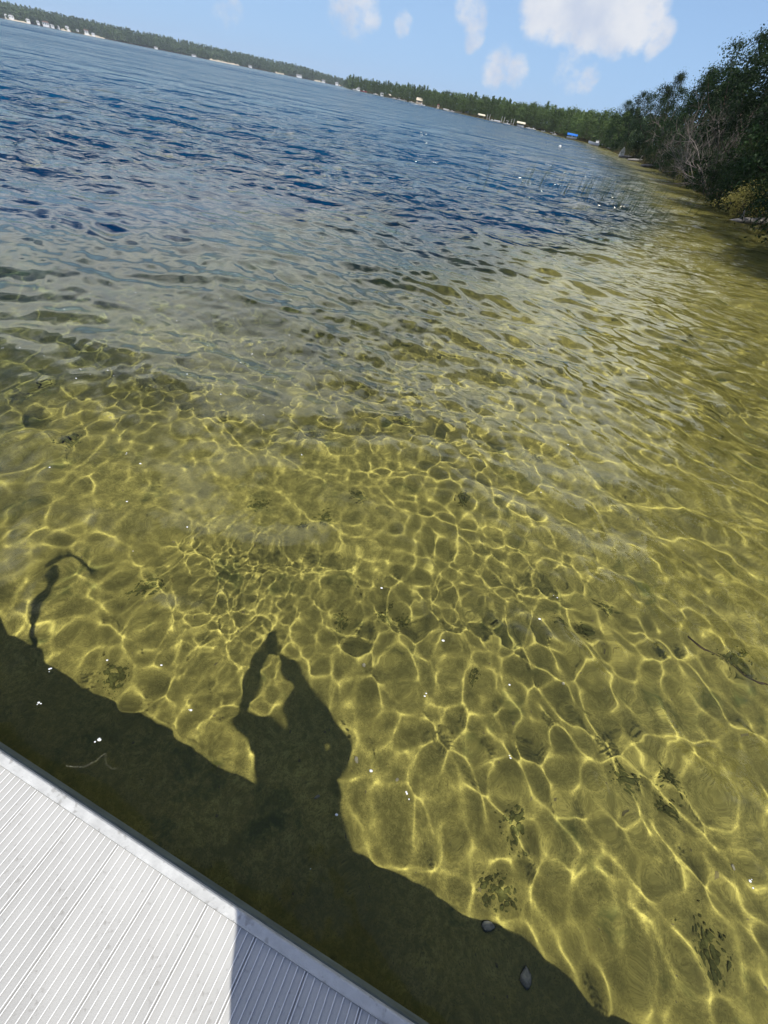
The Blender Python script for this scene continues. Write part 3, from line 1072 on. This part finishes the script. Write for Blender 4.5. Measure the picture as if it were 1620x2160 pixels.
for az, off, L, lab in ((16.8, -.6, 3.2, 'dark fallen log end jutting into the water at the far end of the bank'), (17.9, -.2, 4.0, 'pale fallen log lying along the waterline by the upturned boat'), (19.3, -.1, 3.0, 'short fallen log on the waterline below the dark bank shrubs')):
    g = empty('fallen_log', polar_pt(az, shore_r(az) + off, .15), R_(70 - az * 2))
    tag(g, lab, 'log')
    MB().tube([(-L / 2, 0, -.05), (0, .1, .05), (L / 2, 0, .12)], [.10, .16, .12], 7).build('trunk', MATS['wood_grey'], g, True)
    MB().tube([(L * .2, 0, .1), (L * .3, .2, .7)], [.06, .02], 5).build('stub', MATS['wood_grey'], g, True)

# ------------------------------------------------------------------ trees round the middle shore (each a thing)
MID = [tree_meshes(400 + i, 10, 3.4, 70, 18, .62, base=.06, spread=.2, trunk=.16, limbs=5) for i in range(4)]
MIDC = [tree_meshes(440 + i, 10, 2.1, 60, 16, .52, base=.05, cone=.8, spread=.17, trunk=.14, limbs=3) for i in range(3)]
ELEV = [(-12.4, .62), (-11.4, .85), (-10.6, .75), (-9.5, .80), (-6.6, .95), (-1.8, 1.12), (1, 1.22), (5.3, 1.32), (9.9, 1.62), (12.5, 1.8), (14.3, 2.0), (15.5, 2.4)]
trnd = random.Random(5)
n_mid = 0
for row, (back, dens) in enumerate(((3, 1.0), (14, 1.15), (34, 1.3))):
    az = -12.1
    while az < 15.6:
        r0 = shore_r(az)
        k = r0 / 300
        r = r0 + back * max(.45, min(2.2, k))
        el = float(np.interp(az, [a for a, e in ELEV], [e for a, e in ELEV]))
        top = (r * math.tan(R_(el)) + CAM.z) * 1.12
        x, y, z = polar_pt(az, r)
        h = (top - z) * trnd.uniform(.62, .88) * (1.0 if row else .88)
        con = trnd.random() < (.75 if az < -3 else .28 if az < 8 else .12)
        if con:
            h *= 1.14
        v = trnd.randrange(3)
        cr, tk = (MIDC if con else MID)[v]
        olive = (not con) and az > 6 and trnd.random() < .42
        sw = trnd.uniform(.8, 1.15) * (1.25 if not con else 1.0)
        where = 'on the headland' if az < -3 else 'behind the moored boats' if az < 10.2 else 'beside the blue boat canopy'
        kind = 'pointed dark evergreen' if con else 'olive green bushy tree' if olive else 'rounded dark green tree'
        depth = ('in the front row', 'in the second row', 'in the back row')[row]
        o = plant('shore_conifer' if con else 'shore_tree', cr, tk, 'leaf_olive' if olive else 'leaf_mid', (x, y, z - .2), trnd.uniform(0, 6.3), h / 10,
                  f'{kind} {depth} {where}', 'tree', f'{kind}s {depth} {where}')
        o.scale = (h / 10 * sw, h / 10 * sw, h / 10)
        n_mid += 1
        az += math.degrees(h * sw * (.40 if con else .50) / r) * trnd.uniform(.7, 1.2) / dens

# ------------------------------------------------------------------ far wood across the lake: one mass
frg = np.random.default_rng(8)
nt_ = 6500
faz = np.concatenate([frg.uniform(-58, -11.5, nt_), frg.uniform(-12.5, 22, 700), frg.uniform(22, 100, 500)])
fback = np.concatenate([(frg.random(nt_) ** 1.7) * 330 + 3, frg.uniform(50, 160, 700), frg.uniform(12, 70, 500)])
frr = np.exp(np.interp(np.radians(faz), _fa, np.log(_fr)))
frr[nt_:nt_ + 700] = np.maximum(frr[nt_:nt_ + 700], 120) 
frr = frr + fback
fx, fy = np.sin(np.radians(faz)) * frr, np.cos(np.radians(faz)) * frr
fz = ground_z(fx, fy)
fh = frg.uniform(7.5, 12.5, len(faz)) * np.where(np.arange(len(faz)) < nt_, np.interp(faz, [-58, -40, -30, -20, -12], [1.2, 1.15, 1.1, 1.0, .95]), .62)
fh[nt_ + 700:] = frg.uniform(5, 8, 500)
fw = fh * frg.uniform(.22, .36, len(faz))
nl = 20
tt = frg.random((len(faz), nl)) ** .9
aa = frg.random((len(faz), nl)) * 2 * math.pi
rr_ = fw[:, None] * (1.05 - tt * .9) * np.sqrt(frg.random((len(faz), nl)))
Pf = np.stack([fx[:, None] + np.cos(aa) * rr_, fy[:, None] + np.sin(aa) * rr_, fz[:, None] + fh[:, None] * (.06 + .9 * tt)], -1).reshape(-1, 3)
szf = np.repeat(fh * .30, nl)
vf, qf = leaf_quads(Pf, szf, frg, up=.2, aspect=.7)
far = link('far_wood', mesh_np('far_wood', vf, qf), MATS['leaf_far'])
tag(far, 'distant hazy green wood covering the low hill across the lake', 'wood', kind='stuff')

# ------------------------------------------------------------------ things on the far shores
beach = MB()
for az0, az1 in ((-39.9, -38.3), (-36.3, -35.6), (-34.7, -33.2), (-24.9, -22.3), (-19.0, -18.2), (-15.3, -14.4), (-12.9, -12.3)):
    b = len(beach.v)
    n = 10
    for i in range(n + 1):
        a = az0 + (az1 - az0) * i / n
        r = shore_r(a)
        for rr2, zz in ((r - 6, -.3), (r + 2, 1.3), (r + 16, 3.2)):
            beach.v.append((math.sin(R_(a)) * rr2, math.cos(R_(a)) * rr2, zz))
    for i in range(n):
        for j in range(2):
            p = b + i * 3 + j
            beach.f.append((p, p + 3, p + 4, p + 1))
tag(beach.build('beach_sand', MATS['sand_beach']), kind='structure')


def face_lake(az):
    return -R_(az)


def house(az, back, w, d, h, roof_h, wall, roof, label, dz=1.2, gable_front=True):
    w, h, roof_h = w * .95, h * .8, roof_h * .8
    r = shore_r(az) + back * .3
    x, y = math.sin(R_(az)) * r, math.cos(R_(az)) * r
    o = empty('lake_house', (x, y, max(ground_at(x, y), 0) + dz), face_lake(az))
    tag(o, label, 'house')
    MB().box((0, 0, h / 2 - 1), (w, d, h + 2)).build('wall', MATS[wall], o)
    m = MB()
    if gable_front:
        m.prism([(-w * .56, h - .1), (0, h + roof_h), (w * .56, h - .1), (0, h + roof_h - .35)], -d * .56, d * .56)
        m.prism([(-w * .5, h), (0, h + roof_h - .36), (w * .5, h)], -d * .499, d * .499)
    else:
        m.v = [(-w * .56, -d * .58, h - .1), (w * .56, -d * .58, h - .1), (w * .5, 0, h + roof_h), (-w * .5, 0, h + roof_h), (-w * .56, d * .58, h - .1), (w * .56, d * .58, h - .1)]
        m.f = [(0, 1, 2, 3), (3, 2, 5, 4), (0, 3, 4), (1, 5, 2)]
    m.build('roof', MATS[roof], o)
    nw = max(1, int(w / 3))
    for i in range(nw):
        MB().box(((i + .5) / nw * w - w / 2, -d / 2 - .02, h * .52), (w / nw * .5, .12, h * .36)).build('window', MATS['dark_glass'], o)
    return o


house(-39.75, 10, 6, 6, 7, 2, 'white_paint', 'grey_roof', 'narrow white lake house at the far left end of the opposite shore')
house(-39.45, 14, 9, 8, 5, 3, 'white_paint', 'grey_roof', 'wide white lake house second from the left on the opposite shore')
house(-38.4, 10, 7, 6, 5, 2, 'white_paint', 'grey_roof', 'white lake house alone left of the wooded gap on the opposite shore')
house(-37.75, 12, 5, 6, 5, 2.4, 'white_paint', 'grey_roof', 'small gabled white house tucked into trees on the opposite shore')
house(-37.25, 12, 12, 8, 5.5, 2, 'white_paint', 'brown_roof', 'long white house with brown roof on the opposite shore', gable_front=False)
house(-36.85, 9, 8, 7, 4, 2, 'white_paint', 'grey_roof', 'low white house right of the brown roofed one')
house(-36.45, 10, 6, 6, 4, 2, 'white_paint', 'grey_roof', 'small white cottage between two larger white houses')
house(-35.8, 10, 7, 7, 6.5, 3, 'white_paint', 'grey_roof', 'tall gabled white house above the strip of sand')
house(-35.1, 8, 5, 5, 4.5, 2, 'white_paint', 'grey_roof', 'little white cottage before the wooded gap')
house(-34.45, 12, 10, 8, 6, 2, 'white_paint', 'brown_roof', 'large pale house at the left end of the long sandy strip', gable_front=False)
house(-34.0, 8, 7, 6, 4, 2, 'white_paint', 'grey_roof', 'white house right of the large pale one on the sandy strip')
house(-29.3, 6, 8, 5, 2.4, 1, 'white_paint', 'grey_roof', 'low white cabin below the wooded rise', .6, False)
house(-26.2, 6, 11, 5, 2.6, 1, 'white_paint', 'grey_roof', 'long low white cabin left of the pale beach', .6, False)
house(-21.3, 8, 9, 6, 3.4, 1.4, 'white_paint', 'grey_roof', 'white cottage right of the pale beach', .6, False)
house(-16.75, 10, 15, 7, 4.4, 1.2, 'white_paint', 'grey_roof', 'broad flat white house near the middle of the opposite shore', .8, False)
house(-14.4, 10, 9, 7, 4, 1.6, 'white_paint', 'grey_roof', 'white house left of the dark headland trees', .8, False)
house(-13.1, 10, 8, 7, 5, 1.6, 'white_paint', 'grey_roof', 'small white house closest to the headland on the opposite shore', .8)
house(-10.9, 6, 4, 4, 2.6, 1.4, 'white_paint', 'grey_roof', 'white cottage among the tall headland pines', .5)
house(-8.55, 2, 3.4, 3.4, 2.6, 1.0, 'white_paint', 'grey_roof', 'bright white boathouse at the water edge of the headland', .2)
house(-4.7, 7, 6, 5, 2.0, 2.0, 'tan_wall', 'cream_roof', 'tan chalet with a big pale roof among the headland trees', .5, False)
house(-2.75, 4, 1.8, 2, 1.4, .8, 'tan_wall', 'red_paint', 'tiny tan hut with a reddish roof beside a dark dock', .4)


def hull(L, B, H, name, m, parent, z0=0.0):
    st = [(-.5, .80, 1.0, .0), (-.2, .96, 1.0, .0), (.1, 1.0, 1.02, .02), (.32, .72, 1.08, .12), (.45, .34, 1.15, .32), (.5, .05, 1.2, .6)]
    b = MB()
    for t, w, hh, kz in st:
        hw = B / 2 * w
        for y, z in ((-hw, hh * H), (-hw * .82, H * (.25 + kz * .5)), (0, H * kz), (hw * .82, H * (.25 + kz * .5)), (hw, hh * H), (hw * .85, hh * H), (hw * .7, H * (.55 + kz * .4)), (-hw * .7, H * (.55 + kz * .4)), (-hw * .85, hh * H)):
            b.v.append((t * L, y, z + z0))
    n = 9
    for i in range(len(st) - 1):
        for k in range(n):
            k2 = (k + 1) % n
            b.f.append((i * n + k, i * n + k2, (i + 1) * n + k2, (i + 1) * n + k))
    b.f.append(tuple(range(n)))
    b.f.append(tuple(range((len(st) - 1) * n, len(st) * n)))
    return b.build(name, m, parent)


def motorboat(az, off, L, label, rz, body='white_paint', z=-.12, top=None, cat='boat', name='motorboat'):
    r = shore_r(az) + off
    o = empty(name, (math.sin(R_(az)) * r, math.cos(R_(az)) * r, z), rz)
    tag(o, label, cat)
    hull(L, L * .34, L * .13, 'hull', MATS[body], o)
    MB().box((L * .02, 0, L * .17), (L * .16, L * .2, L * .12), taper=.7).build('console', MATS['white_paint'], o)
    MB().box((L * .11, 0, L * .22), (L * .02, L * .24, L * .09)).build('windshield', MATS['dark_glass'], o)
    MB().box((-L * .52, 0, L * .13), (L * .07, L * .07, L * .16)).tube([(-L * .53, 0, L * .08), (-L * .54, 0, -L * .06)], L * .02, 6).build('outboard_motor', MATS['rubber'], o)
    if top:
        MB().box((-.05 * L, 0, L * .42), (L * .4, L * .3, L * .03)).build('sun_top', MATS[top], o)
        for sx in (-.2, .1):
            for sy in (-.13, .13):
                MB().tube([(sx * L, sy * L, L * .12), (sx * L, sy * L, L * .41)], L * .008, 5).build('strut', MATS['pipe_metal'], o)
    return o


def pontoon(az, off, L, label, rz, canopy=None, z=0.0):
    r = shore_r(az) + off
    o = empty('pontoon_boat', (math.sin(R_(az)) * r, math.cos(R_(az)) * r, z), rz)
    tag(o, label, 'boat')
    for s in (-1, 1):
        MB().tube([(-L / 2, s * L * .14, .05), (L * .42, s * L * .14, .05), (L * .5, s * L * .14, .18)], [L * .045, L * .045, L * .01], 8).build('float', MATS['pipe_metal'], o, True)
    MB().box((0, 0, L * .07), (L * .96, L * .36, L * .02)).build('deck', MATS['deck_metal'], o)
    for s in (-1, 1):
        MB().box((0, s * L * .175, L * .13), (L * .9, L * .012, L * .09)).build('side_panel', MATS['white_paint'], o)
    MB().box((-L * .25, 0, L * .12), (L * .2, L * .25, L * .08)).build('seat', MATS['cream_canvas'], o)
    if canopy:
        MB().prism([(-L * .32, L * .30), (-L * .3, L * .34), (L * .3, L * .34), (L * .32, L * .30)], -L * .17, L * .17).build('canopy', MATS[canopy], o)
        for sx in (-.28, .28):
            for sy in (-.15, .15):
                MB().tube([(sx * L, sy * L, L * .08), (sx * L, sy * L, L * .31)], L * .008, 5).build('strut', MATS['pipe_metal'], o)
    return o


def boat_lift(az, off, L, canopy, label, rz):
    r = shore_r(az) + off
    o = empty('boat_lift', (math.sin(R_(az)) * r, math.cos(R_(az)) * r, 0), rz)
    tag(o, label, 'boat lift')
    for sx in (-.38, .38):
        for sy in (-.2, .2):
            MB().tube([(sx * L, sy * L, -1), (sx * L, sy * L, L * .34)], L * .012, 6).build('post', MATS['pipe_metal'], o)
    a = [i * math.pi / 8 for i in range(9)]
    m = MB()
    prof = [(-math.cos(t) * L * .25, L * .27 + math.sin(t) * L * .15) for t in a] + [(math.cos(t) * -L * .235, L * .27 + math.sin(t) * L * .138) for t in a[::-1]]
    b = len(prof)
    m.v = [(x, y, z) for x in (-L / 2, L / 2) for y, z in prof]
    m.f = [(k, (k + 1) % b, b + (k + 1) % b, b + k) for k in range(b)]
    m.build('canopy', MATS[canopy], o)
    return o


def jetty(az, L, w, label, posts=4, ph=.9, zt=.35, turn=0.0, off=2.0, m='dock_wood', pm='white_paint'):
    r = shore_r(az) + off
    o = empty('jetty', (math.sin(R_(az)) * r, math.cos(R_(az)) * r, 0), -R_(az) + turn)
    tag(o, label, 'jetty')
    MB().box((0, -L / 2, zt), (w, L, .12)).build('deck', MATS[m], o)
    rd = random.Random(int(az * 10))
    for i in range(posts):
        y = -L * (i + .5) / posts
        for s in (-1, 1):
            MB().tube([(s * w / 2, y, -1), (s * w / 2, y, zt + ph * rd.uniform(.6, 1.1))], .07, 6).build('post', MATS[pm], o)
    return o


# headland
motorboat(-11.15, -6, 9, 'long white boat moored under the tall headland pines', R_(10))
motorboat(-10.4, -5, 8, 'dark red hulled boat beside the headland pines', R_(-12), 'red_paint')
boat_lift(-7.85, -4, 6, 'cream_canvas', 'tall boat lift with a pale canopy right of the white boathouse', R_(80))
motorboat(-9.2, -4, 5.5, 'white boat moored left of the white boathouse', R_(20))
motorboat(-7.3, -5, 4.5, 'small white boat right of the pale canopied lift', R_(5))
motorboat(-6.75, -5, 4.2, 'second small white boat right of the pale canopied lift', R_(-8), top='cream_canvas')
motorboat(-6.25, -5, 4.4, 'small white boat third in the row right of the pale canopied lift', R_(12))
motorboat(-5.5, -4, 4.0, 'white boat moored left of the tan chalet', R_(-5))
motorboat(-5.0, -4, 4.0, 'white boat moored in front of the tan chalet', R_(15))
sb = motorboat(-4.45, -115, 4.6, 'white speedboat under way with a foamy wake off the headland', R_(-8), z=-.05, name='speedboat')
wk = MB()
wr2 = random.Random(4)
for i in range(40):
    t = i / 40
    wk.ball((-2.2 - 5.5 * t, wr2.uniform(-.3, .3) * (1 + 2 * t), .04), (.35, .3, .14 * (1 - t) + .03), 6, 4, .3, wr2)
wo = wk.build('wake_foam', MATS['foam'])
wo.matrix_world = sb.matrix_basis
tag(wo, 'white foam wake trailing behind the speedboat', 'foam', kind='stuff')
jetty(-2.4, 16, 1.6, 'dark jetty beside the tiny tan hut', 4, .6, turn=.3, pm='dock_wood')
pontoon(-1.9, -7, 4.2, 'white pontoon boat right of the dark jetty', R_(8))
motorboat(-1.3, -6, 3.6, 'white boat moored just right of the pontoon boat', R_(-10))
jetty(-.3, 14, 1.5, 'long low jetty with dark sides in the middle of the wooded shore', 5, .5, turn=-.5, m='wood_grey', pm='wood_grey')
boat_lift(.25, -5, 3.6, 'navy_canvas', 'dark canopied boat lift beside the long low jetty', R_(75))
# busy cluster
boat_lift(1.75, -6, 4.0, 'cream_canvas', 'white canopied boat lift at the left end of the busy boat moorings', R_(15))
jetty(2.5, 9, 1.4, 'jetty with a row of white posts at the left of the busy moorings', 6, 1.7)
motorboat(2.9, -7, 3.0, 'white boat between the first and second jetty of the busy moorings', R_(10))
pontoon(3.45, -8, 3.6, 'white pontoon boat left of the middle jetty of the busy moorings', R_(-6))
jetty(4.0, 9, 1.3, 'middle jetty with tall white posts at the busy moorings', 6, 1.8)
motorboat(4.5, -6, 3.0, 'white boat with a pale top right of the middle jetty', R_(12), top='white_paint')
jetty(5.0, 9, 1.3, 'jetty with tall white posts left of the cream canopied pontoon boat', 5, 1.9)
boat_lift(5.85, -6, 4.2, 'cream_canvas', 'boat lift with a long cream canopy at the right of the busy moorings', R_(4))
pontoon(5.9, -6, 3.4, 'pontoon boat parked under the long cream canopy', R_(4))
motorboat(6.75, -6, 2.8, 'white boat right of the long cream canopy', R_(-8))
motorboat(7.2, -5, 2.8, 'white boat with a dark top right of the long cream canopy', R_(10), top='navy_canvas')
jetty(7.7, 8, 1.3, 'low white jetty running right from the moorings', 4, .5, turn=.9, m='white_paint')
motorboat(8.35, -4, 2.8, 'white boat at the end of the low white jetty', R_(-4))
jetty(9.0, 6, 1.1, 'small jetty with one tall white post right of the moorings', 2, 1.6, turn=1.0, m='white_paint')
motorboat(9.45, -2, 2.4, 'small white boat pulled in under dark trees', R_(6))
boat_lift(11.15, -5, 3.5, 'blue_canvas', 'boat lift with a bright blue canopy in front of the trees', R_(-11))
motorboat(11.15, -5.2, 3.3, 'white boat sheltered under the bright blue canopy', R_(-11), z=.2)
motorboat(13.75, -6, 5.2, 'long white motorboat moored at the near end of the tree line', R_(158), z=-.05)
jetty(14.9, 5, 1.0, 'short pale jetty right of the long white motorboat', 2, .5, turn=1.15, m='white_paint', off=1)
# upturned pale rowing boat propped in the bushes
ub = empty('rowing_boat', polar_pt(16.35, shore_r(16.35) - .5, .1))
tag(ub, 'pale weathered rowing boat propped upright among the bushes at the bank', 'boat')
ub.rotation_euler = (R_(8), R_(-98), R_(70))
hull(2.3, .95, .42, 'hull', MATS['white_paint'], ub)
MB().box((-.1, 0, .3), (.2, .62, .03)).build('seat', MATS['wood_grey'], ub)
# buoy
bu = empty('mooring_buoy', (math.sin(R_(10.35)) * 82, math.cos(R_(10.35)) * 82, 0))
tag(bu, 'small round white mooring buoy floating on open water', 'buoy')
MB().ball((0, 0, .1), .20, 12, 8).build('float', MATS['white_paint'], bu, True)
MB().tube([(.16 * math.cos(a), .16 * math.sin(a), .1) for a in [i * math.pi / 8 for i in range(17)]], .02, 5, False).build('band', MATS['blue_canvas'], bu)

# ------------------------------------------------------------------ reeds standing in the shallows
rr3 = random.Random(9)
rd_ = MB()
beds = [((3.6, 23.4), .9, .9, 22), ((6.2, 22.0), 1.0, .9, 62), ((7.4, 20.4), .7, .9, 34), ((9.4, 29.5), 1.2, 2.0, 50), ((1.1, 18.6), .5, .6, 4), ((8.2, 25.5), 1.6, 1.4, 26), ((11.5, 27.0), 1.2, 2.0, 30)]
for (cx, cy_), sx, sy, n in beds:
    for i in range(n):
        x, y = cx + rr3.gauss(0, sx), cy_ + rr3.gauss(0, sy)
        L = rr3.uniform(.35, .95)
        lx, ly = rr3.gauss(.10, .09), rr3.gauss(.0, .09)
        b = ground_at(x, y)
        r0 = rr3.uniform(.005, .009)
        rd_.tube([(x - lx * .5, y - ly * .5, b), (x, y, 0), (x + lx * L * .6, y + ly * L * .6, L * .55), (x + lx * L * 1.6, y + ly * L * 1.6, L)], [r0, r0, r0 * .8, r0 * .25], 3, False)
tag(rd_.build('reed_bed', MATS['reed']), 'thin green reed stalks standing in the shallow water off the right bank', 'reeds', kind='stuff')

# ------------------------------------------------------------------ weed tufts, shells and stones on the lake bed
TUFT = []
for i in range(4):
    rt_ = random.Random(700 + i)
    m = MB()
    for k in range(120):
        x, y = rt_.gauss(0, .030 * (1 + .4 * (i % 2))), rt_.gauss(0, .046)
        f_ = max(.25, 1 - math.hypot(x / .05, y / .08) * .5)
        rr4 = rt_.uniform(.003, .014) * f_
        m.ball((x, y, rt_.uniform(0, .008) * f_), (rr4, rr4 * rt_.uniform(.7, 1.4), rr4 * rt_.uniform(.4, .9)), 7, 5, .25, rt_)
    TUFT.append(m.mesh('weed_cushion', True))
WEED = [(-.42, 1.93, 1.5, 'dark weed patch above the raised hands of the shadow'), (-.21, 2.19, 1.4, 'dark weed patch right beside the first one beyond the shadow'),
        (-.97, 1.9, 1.3, 'green weed patch left of the pair beyond the shadow'), (.15, 1.2, .9, 'small weed tuft left of a twin tuft near the shadow of the head'),
        (.29, 1.22, .9, 'small weed tuft right of its twin near the shadow of the head'), (-.13, 1.12, .9, 'weed tuft touching the shadow of the raised hand'),
        (1.67, 1.59, 1.5, 'black green weed tuft standing out on the right of the sunny bed'), (1.49, 1.39, 1.0, 'weed tuft just below left of the black green one'),
        (1.33, 1.4, .8, 'little weed tuft third in the row by the black green one'), (1.51, .54, 1.4, 'long dark weed patch at the lower right of the bed'),
        (1.79, .61, 1.1, 'narrow dark weed patch right of the long one'), (1.72, .46, 1.0, 'thin weed patch under the narrow one at lower right'),
        (.93, .30, 1.3, 'dim weed tuft between bright light lines near the dock shadow'), (.82, .03, 1.2, 'grey green weed tuft at the edge of the dock shadow'),
        (.65, 2.42, 1.0, 'weed tuft far out in the middle of the bright bed'), (1.35, 3.09, 1.2, 'dark weed tuft farthest out on the right of the bed'),
        (-.57, 1.8, 1.0, 'weed tuft just under the dark pair beyond the shadow'), (.73, .94, .8, 'faint weed tuft in the middle of the light net'),
        (2.41, 1.33, 1.3, 'brownish weed tuft near the right edge of the picture'), (1.69, -.03, 1.2, 'weed tuft low in the bottom right corner'),
        (-1.25, .58, 1.2, 'weed tuft just outside the dock shadow on the left'), (-1.38, 1.07, 1.4, 'weed tuft beside the thin pipe shadow'),
        (-3.34, 2.76, 3.0, 'broad green weed patch at the left edge of the picture'), (-2.6, 2.2, 1.6, 'weed patch right of the broad green one at the left'), (.19, 1.3, .7, 'tiny weed tuft above the twin tufts'),
        (-.75, 2.9, 1.6, 'weed patch under wavy reflections left of centre'), (.05, 3.4, 1.5, 'weed patch under wavy reflections at the centre')]
for i, (x, y, s, lab) in enumerate(WEED):
    o = link('weed_tuft', TUFT[i % 4], MATS['algae'], loc=(x, y, ground_at(x, y) - .004), rz=i * 1.3)
    s *= 1.0
    o.scale = (s, s, min(s, 1.0))
    o.cycles.is_caustics_receiver = True
    tag(o, lab, 'water weed', 'weed tufts on the lake bed')
srg = random.Random(31)
SHELLS = [(.78, -.09, .030, 'round whitish pitted stone at the edge of the dock shadow'), (.91, -.19, .030, 'pale oval shell in the dock shadow at the bottom right'),
          (.06, .93, .011, 'tiny white shell inside the shadow of the person'), (.32, .36, .010, 'tiny pale shell low in the shadow of the person'), (1.95, .26, .012, 'small white shell on the bright bed at lower right'),
          (.12, .42, .013, 'greenish white shell flake in the dark of the shadow'), (-.05, .22, .010, 'white speck of shell near the dock shadow edge'), (1.25, 1.0, .010, 'white shell on the sunny bed right of the shadow')]
for i, (x, y, r, lab) in enumerate(SHELLS):
    m = MB().ball((0, 0, 0), (r, r * .75, r * .45), 12, 8, .22, srg)
    o = m.build('shell' if r < .03 else 'pale_stone', MATS['shell'], None, True, (x, y, ground_at(x, y) + r * .25))
    o.rotation_euler = (0, 0, i * 1.1)
    o.cycles.is_caustics_receiver = True
    tag(o, lab, 'shell' if r < .03 else 'stone')
stk = MB().tube([(2.15, 1.45, -.60), (2.35, 1.32, -.598), (2.6, 1.2, -.59), (3.0, 1.02, -.57)], [.004, .007, .008, .006], 6)
so = stk.build('sunken_stick', MATS['bark'], None, True)
so.cycles.is_caustics_receiver = True
tag(so, 'thin brown sunken stick on the bed at the right edge', 'stick')
# pebbles and crumbs strewn over the bed
pr = np.random.default_rng(15)
n = 1500
px_, py_ = pr.uniform(-4.5, 5, n), pr.uniform(-.4, 7, n)
pz = ground_z(px_, py_)
base = np.array([(-1, -1, 0), (1, -1, 0), (1, 1, 0), (-1, 1, 0), (0, 0, .9)], dtype=float)
sc_ = pr.uniform(.002, .006, n) * np.where(pr.random(n) < .06, 2, 1)
vv = base[None] * sc_[:, None, None] * pr.uniform(.6, 1.3, (n, 1, 3)) + np.stack([px_, py_, pz], -1)[:, None, :]
f0 = np.array([(0, 1, 4), (1, 2, 4), (2, 3, 4), (3, 0, 4)])
pb = link('pebbles', mesh_np('pebbles', vv.reshape(-1, 3), (f0[None] + (np.arange(n) * 5)[:, None, None]).reshape(-1, 3), True), MATS['stone'])
pb.cycles.is_caustics_receiver = True
tag(pb, 'small dark pebbles and crumbs strewn over the sandy bed', 'pebbles', kind='stuff')

# ------------------------------------------------------------------ foam flecks drifting on the surface
fr_ = random.Random(12)
fm = MB()
spots = [(-1.25, .42), (-1.05, .5), (-.82, .52), (-1.2, .3), (-.62, .38), (-.9, .22), (.35, .62), (.42, .9), (.95, 1.15), (1.05, 1.3), (.75, .75), (.72, .45), (.15, .3), (.3, .25), (.05, .15), (1.6, .2)]
for i in range(34):
    spots.append((fr_.uniform(-3.6, -.6), fr_.uniform(1.2, 4.5)))
for i in range(30):
    spots.append((fr_.uniform(-2.5, 2.6), fr_.uniform(1.0, 6.5)))
for i in range(26):
    a, r = R_(fr_.uniform(-35, 35)), fr_.uniform(5, 14)
    spots.append((math.sin(a) * r, math.cos(a) * r))
SX = np.array([s[0] for s in spots])
SY = np.array([s[1] for s in spots])
h_, dx_, dy_, _ = waves(SX, SY, np.full(len(SX), .012))
for x, y, z in zip(SX + dx_, SY + dy_, h_):
    for k in range(fr_.choice((1, 1, 2, 3))):
        r = fr_.uniform(.002, .0055) * (1.0 if k == 0 else .6)
        fm.ball((x + fr_.gauss(0, .008) * (k > 0), y + fr_.gauss(0, .008) * (k > 0), z + r * .10), (r * fr_.uniform(1, 1.7), r, r * .32), 7, 4)
tag(fm.build('foam_flecks', MATS['foam'], None, True), 'tiny white foam flecks drifting on the water surface', 'foam', kind='stuff')

# ------------------------------------------------------------------ summer haze over the lake
hz = MB().box((0, 0, 20), (6200, 6200, 80)).build('haze', None)
hm = bpy.data.materials.new('haze')
hm.use_nodes = True
hn = hm.node_tree
hn.nodes.clear()
ho = hn.nodes.new('ShaderNodeOutputMaterial')
hv_ = hn.nodes.new('ShaderNodeVolumePrincipled')
hv_.inputs['Color'].default_value = (.80, .88, 1.0, 1)
hv_.inputs['Density'].default_value = 0.00013
hv_.inputs['Anisotropy'].default_value = 0.2
hn.links.new(hv_.outputs[0], ho.inputs['Volume'])
hz.data.materials.append(hm)
tag(hz, kind='stuff')
